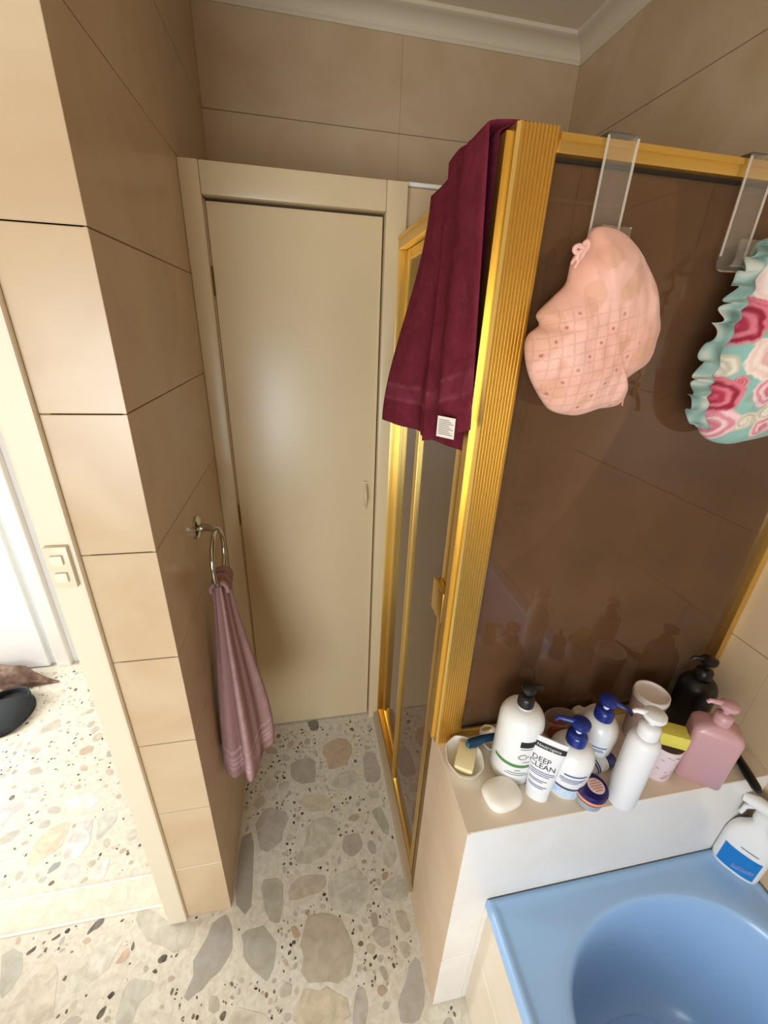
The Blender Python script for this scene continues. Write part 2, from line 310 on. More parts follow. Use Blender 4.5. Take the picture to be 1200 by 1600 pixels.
# ------------------------------------------------------------------ terrazzo chips
def inpoly(x, y, poly):
    c = False; n = len(poly)
    for i in range(n):
        x1, y1 = poly[i]; x2, y2 = poly[i-1]
        if (y1 > y) != (y2 > y) and x < (x2-x1)*(y-y1)/(y2-y1)+x1: c = not c
    return c
def Z(ox, oy, s): return lambda p: (ox+p[0]/s, oy+p[1]/s)
ZA, ZB, ZH = Z(280, 1100, 2.857), Z(0, 1380, 3.75), Z(0, 1100, 4.0)
big = [
 (ZA, (196,152,120), [(640,180),(730,140),(780,200),(750,260),(680,300),(645,240)]),
 (ZA, (168,152,148), [(820,220),(870,205),(905,320),(880,355),(825,350)]),
 (ZA, (162,146,130), [(505,255),(600,235),(615,345),(560,360),(500,340)]),
 (ZA, (206,200,184), [(690,330),(780,290),(815,350),(740,385),(680,370)]),
 (ZA, (210,194,162), [(540,430),(640,405),(695,440),(640,490),(560,490)]),
 (ZA, (204,196,178), [(580,540),(650,500),(710,540),(690,650),(560,740),(520,700),(560,620)]),
 (ZA, (174,158,148), [(345,510),(400,460),(490,490),(470,600),(400,660),(345,650)]),
 (ZA, (160,145,135), [(730,600),(800,565),(825,640),(770,685),(725,650)]),
 (ZA, (160,166,146), [(860,470),(900,460),(945,560),(925,590),(880,530)]),
 (ZA, (194,172,152), [(490,830),(560,770),(660,760),(655,830),(500,885)]),
 (ZA, (204,200,186), [(670,770),(800,730),(850,790),(830,900),(760,960),(670,900)]),
 (ZA, (132,120,106), [(270,600),(335,570),(330,900),(290,950),(245,880)]),
 (ZA, (168,160,142), [(360,790),(455,780),(470,900),(440,990),(390,960)]),
 (ZA, (200,194,178), [(910,800),(1000,770),(1030,850),(960,890),(905,860)]),
 (ZA, (152,150,134), [(280,1010),(360,985),(425,1050),(430,1150),(395,1255),(320,1190),(280,1100)]),
 (ZA, (176,160,134), [(560,960),(650,930),(740,970),(780,1100),(770,1220),(690,1255),(550,1230),(545,1100)]),
 (ZA, (140,136,130), [(130,990),(220,930),(240,1000),(235,1110),(160,1200),(80,1290),(20,1350),(60,1180)]),
 (ZA, (164,158,152), [(1010,1190),(1065,1120),(1110,1320),(1060,1429),(990,1429),(985,1330)]),
 (ZA, (208,198,176), [(230,1370),(300,1350),(385,1370),(395,1440),(215,1440)]),
 (ZA, (212,192,156), [(545,1290),(640,1262),(740,1300),(770,1380),(700,1440),(500,1440)]),
 (ZA, (172,162,152), [(790,1270),(820,1260),(850,1350),(820,1440),(770,1440)]),
 (ZA, (178,132,96), [(495,1000),(520,990),(545,1030),(520,1055)]),
 (ZA, (112,106,104), [(570,80),(620,70),(625,110),(590,125)]),
 (ZA, (190,184,168), [(840,390),(890,385),(895,420),(850,425)]),
 (ZA, (176,140,104), [(885,1260),(915,1255),(935,1280),(905,1310),(885,1295)]),
 (ZA, (150,132,116), [(850,940),(880,930),(890,990),(862,1002)]),
 (ZA, (166,120,84), [(905,755),(935,750),(930,780),(905,790)]),
 (ZA, (206,198,180), [(910,640),(960,610),(975,690),(940,740),(905,700)]),
 (ZA, (190,172,150), [(960,930),(1005,920),(1040,1010),(1000,1030)]),
 (ZB, (176,178,166), [(0,430),(60,390),(130,400),(140,480),(100,580),(0,700)]),
 (ZB, (222,210,190), [(60,700),(220,510),(320,450),(350,560),(300,840),(20,840)]),
 (ZB, (222,218,206), [(420,540),(620,350),(760,290),(680,395),(630,520),(400,660)]),
 (ZB, (190,192,178), [(740,590),(800,550),(900,580),(880,640),(800,720),(780,840),(650,840)]),
 (ZB, (196,190,174), [(810,160),(870,130),(1000,230),(1150,240),(1120,350),(990,395),(830,330),(800,230)]),
 (ZB, (208,160,130), [(670,470),(750,370),(760,420),(720,470)]),
 (ZB, (44,42,38), [(145,420),(215,360),(205,395),(160,425)]),
 (ZB, (70,62,48), [(300,330),(355,295),(350,315),(310,335)]),
 (ZB, (66,66,70), [(510,300),(525,268),(570,220),(612,205),(605,240),(560,270)]),
 (ZB, (38,38,36), [(920,450),(950,420),(985,420),(970,460),(930,475)]),
 (ZB, (44,42,38), [(890,515),(915,500),(925,520),(905,535)]),
 (ZB, (52,52,50), [(765,380),(785,335),(790,380),(770,400)]),
 (ZB, (40,42,38), [(560,790),(590,740),(630,710),(610,770),(580,800)]),
 (ZB, (70,68,62), [(995,640),(1010,610),(1020,620),(1005,665)]),
 (ZB, (60,58,54), [(362,572),(385,540),(398,545),(380,575)]),
 (ZH, (232,200,164), [(200,880),(330,760),(440,730),(420,800),(370,900),(230,1000),(160,1000)]),
 (ZH, (226,226,230), [(440,830),(540,720),(590,720),(565,880),(470,980),(385,975)]),
 (ZH, (200,204,190), [(605,740),(650,670),(720,670),(740,720),(660,800),(595,870)]),
 (ZH, (240,238,234), [(410,600),(500,550),(650,590),(540,660),(430,650)]),
 (ZH, (184,188,196), [(0,650),(140,600),(150,640),(60,710),(0,780)]),
 (ZH, (206,206,206), [(350,1060),(480,985),(500,1060),(420,1105)]),
 (ZH, (222,222,222), [(590,1070),(640,980),(700,960),(650,1090),(580,1105)]),
 (ZH, (190,178,156), [(280,130),(390,90),(370,150),(220,195)]),
 (ZH, (100,110,122), [(330,1000),(385,980),(372,1020),(285,1068),(300,1045)]),
]
polys = []
def stone(poly, col, h=.0006):
    # chamfered thin slab; the outline is rounded off a little
    n = len(poly); p2 = []; sz = max(p[0] for p in poly)-min(p[0] for p in poly)
    for i in range(n):
        a, b, c = poly[i-1], poly[i], poly[(i+1) % n]
        for f_, g_ in ((.2, 0), (0, .2)):
            x = b[0]*.8+a[0]*f_+c[0]*g_; y = b[1]*.8+a[1]*f_+c[1]*g_; j = .11*sz
            p2.append((x+j*mnoise.noise(Vector((x*90, y*90, 1))), y+j*mnoise.noise(Vector((x*90, y*90, 5)))))
    col = tuple(min(255, lerp(v_, (216, 212, 202)[k], .4 if sum(col) > 330 else 0)+4) for k, v_ in enumerate(col))
    q = MB().prism(p2, -.003, h); q.c = [lin(col)]*len(q.v); return q
nparts = 0
for zf, col, pts in big:
    poly = []
    for p in pts:
        u, v = zf(p); wq = at(u, v, 'z', 0); poly.append((wq.x, wq.y))
    cx = sum(p[0] for p in poly)/len(poly); cy = sum(p[1] for p in poly)/len(poly)
    rr = max(math.hypot(p[0]-cx, p[1]-cy) for p in poly); polys.append((poly, cx, cy, rr))
    obj('stone_chip', stone(poly, col), STONE, flo, base=(cx, cy, 0)); nparts += 1
def blocked(x, y, r):
    for poly, cx, cy, rr in polys:
        d = math.hypot(x-cx, y-cy)
        if d < rr*.75+r*.75: return True
        if d < rr+r:
            if inpoly(x, y, poly): return True
            for a in range(8):
                if inpoly(x+r*math.cos(a*PI/4), y+r*math.sin(a*PI/4), poly): return True
    if x > XS-.012-r and y > .43-r: return True
    if x < XP+r and YP-r < y < YB and x > -.46-r: return True
    if x < -.44 and .765-r < y < .858+r: return True
    if y > 1.33-r and x > -.3: return True
    return False
pal = [(214,208,192), (200,192,174), (184,172,156), (176,166,158), (196,176,150), (168,164,150), (220,212,196), (182,150,118), (160,152,146)]
darks = [(40,38,34), (58,52,44), (78,68,56), (92,74,54), (50,50,50), (120,86,58), (140,128,112)]
def blob(x, y, r, rnd):
    n = rnd.choice((5, 6, 7)); a0 = rnd.random()*6.3; el = rnd.uniform(.5, .95); ph = rnd.random()*3.2; out = []
    for k in range(n):
        a = a0+2*PI*k/n; q = r*rnd.uniform(.75, 1.1); px, py = q*math.cos(a), q*el*math.sin(a)
        out.append((x+px*math.cos(ph)-py*math.sin(ph), y+px*math.sin(ph)+py*math.cos(ph)))
    return out
rnd = random.Random(21)
regions = [(-.27, .26, .44, 1.33), (-1.0, .35, .22, .76), (-1.75, -.5, .87, 1.86)]
def where():
    k = rnd.random(); a = regions[0 if k < .4 else (1 if k < .7 else 2)]
    return rnd.uniform(a[0], a[1]), rnd.uniform(a[2], a[3])
tries = 0
while nparts < 299 and tries < 30000:
    tries += 1; x, y = where(); k = (nparts-50)/250; r = rnd.uniform(.024, .042)*(1-k)+rnd.uniform(.006, .014)*k
    if blocked(x, y, r*1.05): continue
    dk = k > .5 and rnd.random() < .45
    poly = blob(x, y, r*(.62 if dk else 1), rnd); polys.append((poly, x, y, r*1.1)); obj('stone_chip', stone(poly, rnd.choice(darks if dk else pal)), STONE, flo, base=(x, y, 0)); nparts += 1
st = MB(); st.c = []; cnt = 0; tries = 0
while cnt < 2200 and tries < 40000:
    tries += 1; x, y = where(); r = rnd.choice((.0024, .0034, .0048, .0065))*rnd.uniform(.7, 1.3) if cnt > 500 else rnd.uniform(.005, .014)
    if blocked(x, y, r): continue
    q = stone(blob(x, y, r, rnd), rnd.choice(pal if cnt < 501 else (darks[:5] if cnt < 1100 else darks+pal)), .0005); st.add(q.v, q.f); st.c += q.c; cnt += 1
    if r > .006: polys.append((blob(x, y, r, random.Random(1)), x, y, r))
so = obj('stone_specks', st, STONE, flo); so['kind'] = 'stuff'

# ------------------------------------------------------------------ shower enclosure
sh = thing('shower_screen', 'gold framed shower screen with bronze tinted glass on the ledge', 'shower screen', (.30, .635, ZL))
# fluted corner post
prof = []
x0, x1 = XS, .333
prof += [(x0, YS+.045), (x0, YS+.004), (x0+.004, YS)]
nfl = 9
for k in range(nfl):
    a = x0+.006+(x1-x0-.012)*k/nfl; b = x0+.006+(x1-x0-.012)*(k+1)/nfl
    prof += [(a+.0004, YS), (a+(b-a)*.2, YS), (a+(b-a)*.32, YS+.0026), (a+(b-a)*.68, YS+.0026), (a+(b-a)*.8, YS)]
prof += [(x1-.004, YS), (x1, YS+.004), (x1, YS+.045)]
obj('corner_post', MB().prism(prof, ZL, ZS+.004), GOLD, sh, 25)
obj('corner_strip', MB().box(XS-.006, XS, YS+.020, YS+.040, ZL, ZS), GOLD, sh, False)
obj('top_rail', MB().box(.333, XR-.001, YS+.002, YS+.036, ZS-.022, ZS, .002).box(.333, XR-.001, YS-.001, YS+.002, ZS-.009, ZS-.002), GOLD, sh)
obj('bottom_rail', MB().box(.333, XR-.001, YS+.008, YS+.036, ZL+.0005, ZL+.022, .002), GOLD, sh)
obj('wall_channel', MB().box(XR-.018, XR-.0005, YS+.004, YS+.034, ZL, ZS, .002), GOLD, sh)
obj('glass_pane', MB().box(.331, XR-.014, YS+.019, YS+.025, ZL+.012, ZS-.012), BRONZE, sh, False)
obj('seal', MB().box(.333, XR-.018, YS+.0155, YS+.0285, ZL+.0215, ZL+.026).box(.333, XR-.018, YS+.0155, YS+.0285, ZS-.026, ZS-.0215).box(.3325, .336, YS+.0155, YS+.0285, ZL+.02, ZS-.02), DARKSEAL, sh, False)
# side with two sliding panels
sd = thing('shower_door', 'gold framed sliding shower door beside the cupboard door', 'shower door', (.30, 1.0, .034))
obj('head_track', MB().box(.284, .326, YS+.046, YF-.002, ZS-.036, ZS-.002, .002).box(.281, .284, YS+.046, YF-.002, ZS-.014, ZS-.006), GOLD, sd)
obj('floor_track', MB().box(.288, .322, .657, YF-.002, .0345, .052, .002), GOLDD, sd)
obj('wall_jamb', MB().box(.284, .326, YF-.026, YF-.0285+.001, .0345, ZS-.036, .0015).box(.284, .326, YF-.034, YF-.0285, .0345, ZS-.036, .002), GOLD, sd)
obj('post_jamb', MB().box(.282, .326, .662, .684, .0345, ZS-.036, .002), GOLDD, sd)
def panel(xc, ya, yb):
    f_ = MB()
    for y in (ya, yb-.03): f_.box(xc-.010, xc+.010, y, y+.03, .053, ZS-.037, .002)
    f_.box(xc-.009, xc+.009, ya+.03, yb-.03, .053, .078, .002).box(xc-.009, xc+.009, ya+.03, yb-.03, ZS-.062, ZS-.037, .002)
    pn = obj('sliding_panel', f_, GOLD, sd)
    obj('glass_pane', MB().box(xc-.0025, xc+.0025, ya+.028, yb-.028, .075, ZS-.06), BRONZE, pn, False); return pn
pA = panel(.296, .70, 1.02)
obj('pull_handle', MB().box(.268, .2855, .665, .730, 1.075, 1.150, .003), GOLD, pA)
pB = panel(.316, .99, 1.325)

# shower fittings behind the glass
sr = thing('shower_rail', 'dark hand shower on a wall rail behind the bronze glass', 'shower', (.745, YF, 1.1))
BRZ = mat('dark_chrome', (96, 86, 74), .25, metal=1)
obj('rail', MB().tube([(.745, YF-.045, 1.12), (.745, YF-.045, 1.87)], .010, 12), BRZ, sr)
for z in (1.14, 1.85): obj('bracket', MB().tube([(.745, YF, z), (.745, YF-.05, z)], .014, 12), BRZ, sr)
obj('slider', MB().tube([(.745, YF-.06, 1.76), (.745, YF-.06, 1.83)], .022, 14), BRZ, sr)
hdp = [(.745, YF-.075, 1.78), (.765, YF-.10, 1.84), (.80, YF-.14, 1.90)]
hand = obj('hand_shower', MB().tube(hdp, [.012, .012, .015], 12).tube([(.795, YF-.138, 1.915), (.805, YF-.145, 1.905), (.815, YF-.152, 1.888), (.818, YF-.154, 1.884)], [.03, .055, .058, .05], 24), BRZ, sr)
hos = []
for k in range(25):
    t = k/24; hos.append((.742-.03*math.sin(PI*t), YF-.075+.02*t, 1.78-.85*math.sin(PI*t*.62)))
obj('hose', MB().tube(hos, .007, 8), BRZ, sr)
sdh = thing('shower_soap_holder', 'dark soap holder on the tiles behind the glass', 'soap holder', (.80, YF, 1.03))
obj('dish', MB().lathe([(.0, 0), (.045, .0), (.058, .022), (.054, .022), (.042, .006), (0, .006)], .815, YF-.062, 1.03, 24), mat('holder_grey', (120, 108, 94), .4), sdh)
obj('bracket', MB().box(.805, .825, YF-.03, YF, 1.028, 1.045, .003), BRZ, sdh)

# ------------------------------------------------------------------ maroon bath towel over the shower door rail
def terry(name, col, col2):
    return mat(name, col, .95, bump=.9, bscale=420, var=.5, vscale=30, var_col=col2, sheen=0, vcol=True, spec=.05)
MAR = terry('maroon_terry', (112, 46, 64), (92, 28, 40))
tw = thing('bath_towel', 'maroon bath towel draped over the shower door rail', 'towel', (.30, .82, ZS))
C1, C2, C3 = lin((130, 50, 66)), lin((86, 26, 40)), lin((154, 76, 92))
def towel_sheet(ya, yb, yat, ybt, xoff, zb0, zb1, nfold, seed, inner, flare, taper=0):
    """t: 0 inner hem .. top of rail .. 1 outer hem ; s: 0 right edge (post) .. 1 left edge"""
    q = MB(); q.c = []
    def centre(s, t):
        ztop = ZS+.006+xoff*.5; zb = lerp(zb0, zb1, s); dn = ztop-zb; over = .055+xoff*2
        L = inner+over+dn; d = t*L
        wob = .0045*math.sin(s*nfold*2*PI+seed)+.002*math.sin(s*nfold*3.7*PI+seed*2)
        if d < inner: x = .335+xoff; z = ztop-(inner-d); dd = 0
        elif d < inner+over:
            a = (d-inner)/over*PI; x = .303+(.030+xoff)*math.cos(a); z = ztop+.007*math.sin(a)+wob*2.2*math.sin(a); dd = 0
        else:
            dd = (d-inner-over)/dn; z = ztop-(d-inner-over); e = smooth01(dd)
            x = .303-(.030+xoff)-flare(s)*e+wob*(.4+1.5*e)
        y = lerp(lerp(yat, ybt, s), lerp(ya, yb, s), dd)
        return Vector((x, y, z)), dd, z-zb
    nu, nv = 60, 110
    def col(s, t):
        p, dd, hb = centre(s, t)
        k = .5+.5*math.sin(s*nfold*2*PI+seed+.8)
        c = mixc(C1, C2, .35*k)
        if dd > 0 and (.056 < hb < .060 or .088 < hb < .092): c = mixc(c, C3, .8)
        elif dd > 0 and .060 <= hb <= .088: c = mixc(c, C3, .25)
        return c
    th = .006
    for side in (0, 1):
        def fn(s, t):
            p, dd, hb = centre(s, t)
            e1 = centre(s, min(1, t+.01))[0]-centre(s, max(0, t-.01))[0]; e2 = centre(min(1, s+.01), t)[0]-centre(max(0, s-.01), t)[0]
            n = e1.cross(e2); n.normalize()
            edge = min(1, min(s, 1-s)*25+.12)*min(1, (1-t)*40+.12)
            o = p+n*(th*.5*edge*(1 if side == 0 else -1))
            return o
        k0 = len(q.v); q.grid(nu, nv, fn)
        for i in range(nu):
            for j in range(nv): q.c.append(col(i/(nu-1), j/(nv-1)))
    # stitch the border
    a0 = 0; b0 = nu*nv
    brd = [i*nv for i in range(nu)]+[(nu-1)*nv+j for j in range(1, nv)]+[i*nv+nv-1 for i in range(nu-2, -1, -1)]+[j for j in range(nv-2, 0, -1)]
    for k in range(len(brd)):
        u_, v_ = brd[k], brd[(k+1) % len(brd)]; q.f.append((a0+u_, a0+v_, b0+v_, b0+u_))
    return q
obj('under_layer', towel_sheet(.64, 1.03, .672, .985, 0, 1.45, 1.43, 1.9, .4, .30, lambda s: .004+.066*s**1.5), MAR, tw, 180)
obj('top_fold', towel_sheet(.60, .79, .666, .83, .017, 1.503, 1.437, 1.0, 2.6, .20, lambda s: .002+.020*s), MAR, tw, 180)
pc_ = at(697, 667, 'x', .232); lu = Vector((.62, -.78, 0)); ln_ = Vector((-.78, -.62, 0)); lv = Vector((0, 0, 1))
def lbox(q_, u0, u1, v0, v1, n0, n1):
    return q_.loft([[pc_+lu*u+lv*v+ln_*n for u, v in ((u0, v0), (u1, v0), (u1, v1), (u0, v1))] for n in (n0, n1)])
tg = obj('care_label', lbox(MB(), -.017, .017, -.018, .016, 0, .0012), mat('label_white', (238, 230, 216), .8), tw, False, label='white care label with printed lines')
ln = MB()
for k in range(9): lbox(ln, -.014, .014-.004*(k % 3), -.013+k*.0029, -.0119+k*.0029, .0012, .0016)
obj('printed_lines', ln, mat('label_grey', (140, 130, 122), .8), tg, False)

# ------------------------------------------------------------------ towel ring with dusty pink hand towel
rg = thing('towel_ring', 'chrome towel ring on the shaded left wall', 'towel ring', (XP, 1.02, 1.13))
RC = Vector((-.225, .985, 1.085)); RR = .075
obj('wall_plate', MB().loft([[(x, 1.0+r_*math.cos(2*PI*j/28), 1.165+r_*math.sin(2*PI*j/28)) for j in range(28)] for x, r_ in ((XP, .030), (XP+.006, .030), (XP+.012, .022), (XP+.014, .0))]), CHROME, rg)
obj('arm', MB().tube([(XP+.01, 1.0, 1.165), (-.235, .995, 1.166), (-.222, .985, 1.160)], [.011, .010, .009], 14), CHROME, rg)
obj('ring', MB().tube([(RC.x, RC.y+RR*math.cos(2*PI*k/48), RC.z+RR*math.sin(2*PI*k/48)) for k in range(48)], .0055, 12, True), CHROME, rg)
PT = terry('dusty_pink_terry', (178, 138, 142), (160, 122, 118))
ht = thing('hand_towel', 'dusty pink hand towel hanging through the chrome ring', 'towel', (-.215, .95, .44))
q = MB(); q.c = []
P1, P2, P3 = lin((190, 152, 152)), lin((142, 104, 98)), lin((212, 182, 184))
NR, NA = 70, 120
for i in range(NR):
    t = i/(NR-1); z = 1.03-.02*0-t*.575; e = smooth01(t*1.05)
    cx = lerp(-.226, -.198, e); cy = lerp(.975, .925, e)
    rx = lerp(.020, .060, e**.85); ry = lerp(.034, .092, e**.8)
    if t < .08: rx *= lerp(.75, 1, t/.08)
    ring = []
    for j in range(NA):
        a = 2*PI*j/NA
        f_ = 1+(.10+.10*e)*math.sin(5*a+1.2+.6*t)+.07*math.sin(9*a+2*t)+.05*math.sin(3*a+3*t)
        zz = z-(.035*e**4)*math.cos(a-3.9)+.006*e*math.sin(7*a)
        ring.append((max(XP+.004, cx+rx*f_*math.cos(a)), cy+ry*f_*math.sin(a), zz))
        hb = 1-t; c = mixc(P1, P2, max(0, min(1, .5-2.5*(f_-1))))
        if .05 < hb < .19 and int(hb*100/1.6) % 2 == 0: c = mixc(c, P3, .6)
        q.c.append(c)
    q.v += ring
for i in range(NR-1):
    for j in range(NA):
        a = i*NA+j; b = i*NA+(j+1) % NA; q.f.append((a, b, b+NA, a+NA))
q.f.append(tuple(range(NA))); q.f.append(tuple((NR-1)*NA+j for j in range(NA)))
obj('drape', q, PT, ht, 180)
q = MB(); q.c = []
def loopfn(s, t):  # the bight lying over the ring
    a = -.35+s*(PI+.7); rr_ = .010+.010*abs(math.sin(a*1.0))
    x = RC.x-.021*math.cos(a)*(1.0); z = 1.010+.022*math.sin(a)+.0
    y = .978+(t-.5)*.075+.002*math.sin(t*20)
    return (max(XP+.004, x), y, z+.004*math.sin(t*14))
q.grid(24, 24, loopfn); q.c = [mixc(P1, P2, .3)]*len(q.v)
lo = obj('top_loop', q, PT, ht, 180); md = lo.modifiers.new('thick', 'SOLIDIFY'); md.thickness = .008; md.offset = 0

# ------------------------------------------------------------------ light switch on the architrave
sw = thing('light_switch', 'cream double light switch on the door architrave', 'light switch', (-.421, YP-.012, 1.24))
obj('plate', MB().box(-.440, -.403, YP-.021, YP-.012, 1.198, 1.280, .002), mat('switch_plastic', (224, 212, 184), .4), sw)
for z in (1.256, 1.222): obj('rocker', MB().box(-.431, -.412, YP-.026, YP-.0205, z-.009, z+.009, .0015), mat('switch_rocker', (236, 226, 200), .35), sw)

# ------------------------------------------------------------------ hooks over the glass and shower caps hanging from them
def hook(x, label):
    t = thing('over_door_hook', label, 'hook', (x, YS, ZS), 'clear hooks over the glass screen')
    pts = [(YS+.041, ZS-.03), (YS+.041, ZS+.004), (YS-.003, ZS+.004), (YS-.003, ZS-.118)]
    for k in range(8):
        a = k/7*PI; pts.append((YS-.017+.014*math.cos(a), ZS-.124-.014*math.sin(a)))
    pts.append((YS-.031, ZS-.100))
    q = MB(); th_ = .0026; L = []; Rr = []
    P_ = [Vector(p) for p in pts]
    for i, p in enumerate(P_):
        d = (P_[min(i+1, len(P_)-1)]-P_[max(i-1, 0)]).normalized(); n = Vector((-d.y, d.x))
        L.append(p+n*th_/2); Rr.append(p-n*th_/2)
    hw = .0215
    q.loft([[(x-hw, l.x, l.y), (x+hw, l.x, l.y), (x+hw, r_.x, r_.y), (x-hw, r_.x, r_.y)] for l, r_ in zip(L, Rr)])
    obj('strap', q, CLEAR, t, 30)
    rb = MB()
    for s_ in (-1, 1): rb.box(x+s_*hw-.0015, x+s_*hw+.0015, YS-.0065, YS-.0045, ZS-.118, ZS, .0006)
    obj('edge_rib', rb, mat('frosted_acrylic', (236, 226, 210), .3, trans=.5), t)
    return t
hook(.417, 'clear plastic hook over the glass holding the pink cap')
hook(.638, 'clear plastic hook over the glass holding the floral cap')

def outline(px, y, sub=8):
    pts = [at(u, v, 'y', y) for u, v in px]; pts = [(p.x, p.z) for p in pts]; n = len(pts); out = []
    for i in range(n):
        p0, p1, p2, p3 = pts[i-1], pts[i], pts[(i+1) % n], pts[(i+2) % n]
        for k in range(sub):
            t = k/sub; f_ = lambda a, b, c, d: .5*((2*b)+(-a+c)*t+(2*a-5*b+4*c-d)*t*t+(-a+3*b-3*c+d)*t**3)
            out.append((f_(p0[0], p1[0], p2[0], p3[0]), f_(p0[1], p1[1], p2[1], p3[1])))
    return out
def pouch(out, ctr, yback, depth, colfn, rings=70, wr=.004, seed=0):
    q = MB(); q.c = []; n = len(out)
    for i in range(rings+1):
        r_ = i/rings
        for j in range(n):
            x = lerp(ctr[0], out[j][0], r_); z = lerp(ctr[1], out[j][1], r_)
            bulge = (1-r_**2.6)**.5 if r_ < 1 else 0
            wq = mnoise.noise(Vector((x*28+seed, z*20, seed)))*wr+mnoise.noise(Vector((x*70+seed, z*50, seed)))*wr*.35
            q.v.append((x, yback-.004-depth*bulge+wq*min(1, (1-r_)*6), z)); q.c.append(colfn(x, z))
    for i in range(rings):
        for j in range(n):
            a = i*n+j; b = i*n+(j+1) % n
            if i == 0: q.f.append((a, a+n, b+n))
            else: q.f.append((a, a+n, b+n, b))
    # back
    k0 = len(q.v); m_ = 6
    for i in range(1, m_+1):
        r_ = 1-i/m_*.98
        for j in range(n):
            x = lerp(ctr[0], out[j][0], r_); z = lerp(ctr[1], out[j][1], r_)
            q.v.append((x, yback-.004+.012*(1-r_)**.5*(1 if depth > 0 else -1), z)); q.c.append(colfn(x, z))
    last = rings*n
    for i in range(m_):
        a0 = last if i == 0 else k0+(i-1)*n; b0 = k0+i*n
        for j in range(n): q.f.append((a0+j, b0+j, b0+(j+1) % n, a0+(j+1) % n))
    q.f.append(tuple(k0+(m_-1)*n+j for j in range(n)))
    return q
# pink one
pp = [(958,350),(985,362),(1010,395),(1028,440),(1035,490),(1032,525),(1015,568),(974,602),(972,634),(940,642),(905,652),(872,646),(855,628),(836,590),(829,550),(834,525),(852,508),(849,490),(876,462),(896,440),(906,402),(925,378),(938,354)]
YK = .575
op = outline(pp, YK, 14)
K1, K2, K3, K4, KL = lin((238,178,156)), lin((216,160,124)), lin((244,190,172)), lin((240,186,140)), lin((176,120,108))
def pinkcol(x, z):
    t = mnoise.noise(Vector((x*16, z*16, 3.3))); c = mixc(K1, K3, smooth01(.5+t))
    b = mnoise.noise(Vector((x*34+9, z*30, 1.7)))
    if b > .12: c = mixc(c, K2, min(1, (b-.12)*9)*.5)
    gx = (x+.18*z)/.0150; gz = (z-.28*x)/.0150
    zone = smooth01((1.70-z)/.04)*smooth01((.50-x-(z-1.6)*.3)/.05)
    d = min(abs(gx-round(gx)), abs(gz-round(gz)))
    if d < .075: c = mixc(c, KL, .26*zone)
    fx, fz = gx-math.floor(gx)-.5, gz-math.floor(gz)-.5
    if (math.floor(gx)*7+math.floor(gz)*3) % 5 == 0 and fx*fx+fz*fz < .02: c = mixc(c, lin((176,96,92)), .8*zone)
    return c
CLOTH = mat('printed_cotton', (240, 190, 170), .85, bump=.25, bscale=500, vcol=True, sheen=.2)
pc = thing('bath_bonnet', 'pink shower cap with netted print on the left hook', 'shower cap', (.42, YK, 1.52), 'shower caps hung on the screen')
obj('cap_body', pouch(op, (.422, 1.645), YK+.022, .052, pinkcol, 90, .006, 1.0), CLOTH, pc, 180)
bow = MB()
def px(u, v, y=YK-.012): return at(u, v, 'y', y)
c0 = px(912, 392)
for s_, (u, v) in enumerate(((898, 388), (902, 405), (918, 378))):
    p = px(u, v); m0 = (c0+p)/2; e1 = (p-c0)/2; e2 = Vector((e1.z, -.25*e1.length, -e1.x))*.55
    bow.tube([m0-e1*math.cos(2*PI*k/14)+e2*math.sin(2*PI*k/14) for k in range(14)], .0032, 8, True)
bow.tube([c0, px(908, 402), px(897, 420)], .0022, 8).tube([c0, px(902, 400), px(893, 412)], .0022, 8)
obj('drawstring_bow', bow, mat('pink_ribbon', (240, 184, 168), .7), pc)
rf = MB()
pl = [px(u, v, YK-.004) for u, v in ((974, 602), (976, 612), (974, 622), (972, 634))]
obj('seam', rf.tube(pl, .0012, 6), mat('pink_thread', (214, 158, 134), .8), pc)
# floral one
fp = [(1205,375),(1186,405),(1176,440),(1160,480),(1143,520),(1126,560),(1113,600),(1105,640),(1104,672),(1118,690),(1142,697),(1172,692),(1205,684),(1250,668),(1290,630),(1310,580),(1308,510),(1290,440),(1262,390),(1235,368)]
of = outline(fp, YK, 14)
AQ = lin((146, 190, 178))
def rosesum(x, z):
    return None
roses = []
for (u, v, r_, kind) in ((1140,622,.030,'red'),(1178,505,.034,'red'),(1195,490,.022,'red'),(1122,590,.036,'white'),(1132,672,.036,'pink'),(1108,668,.022,'pink'),(1200,560,.032,'blush'),(1196,610,.026,'pink'),(1155,530,.010,'bud'),(1166,597,.009,'bud'),(1150,575,.02,'white'),
                         (1180,450,.03,'white'),(1155,505,.022,'white'),(1196,670,.02,'pink'),(1190,410,.022,'red'),(1240,520,.035,'red'),(1250,620,.035,'pink'),(1235,440,.03,'blush'),(1170,660,.018,'white'),(1198,645,.02,'white'),(1280,560,.03,'white')):
    p = at(u, v, 'y', YK-.03); roses.append((p.x, p.z, r_, kind))
RC_ = {'red': ((150,26,52), (226,120,134), (198,56,82)), 'white': ((236,226,206), (206,196,170), (244,238,224)), 'pink': ((222,140,152), (244,206,204), (196,92,116)), 'blush': ((240,206,192), (246,226,214), (226,150,150)), 'bud': ((196,84,100), (226,150,150), (196,84,100))}
RC_ = {k: tuple(lin(c) for c in v) for k, v in RC_.items()}
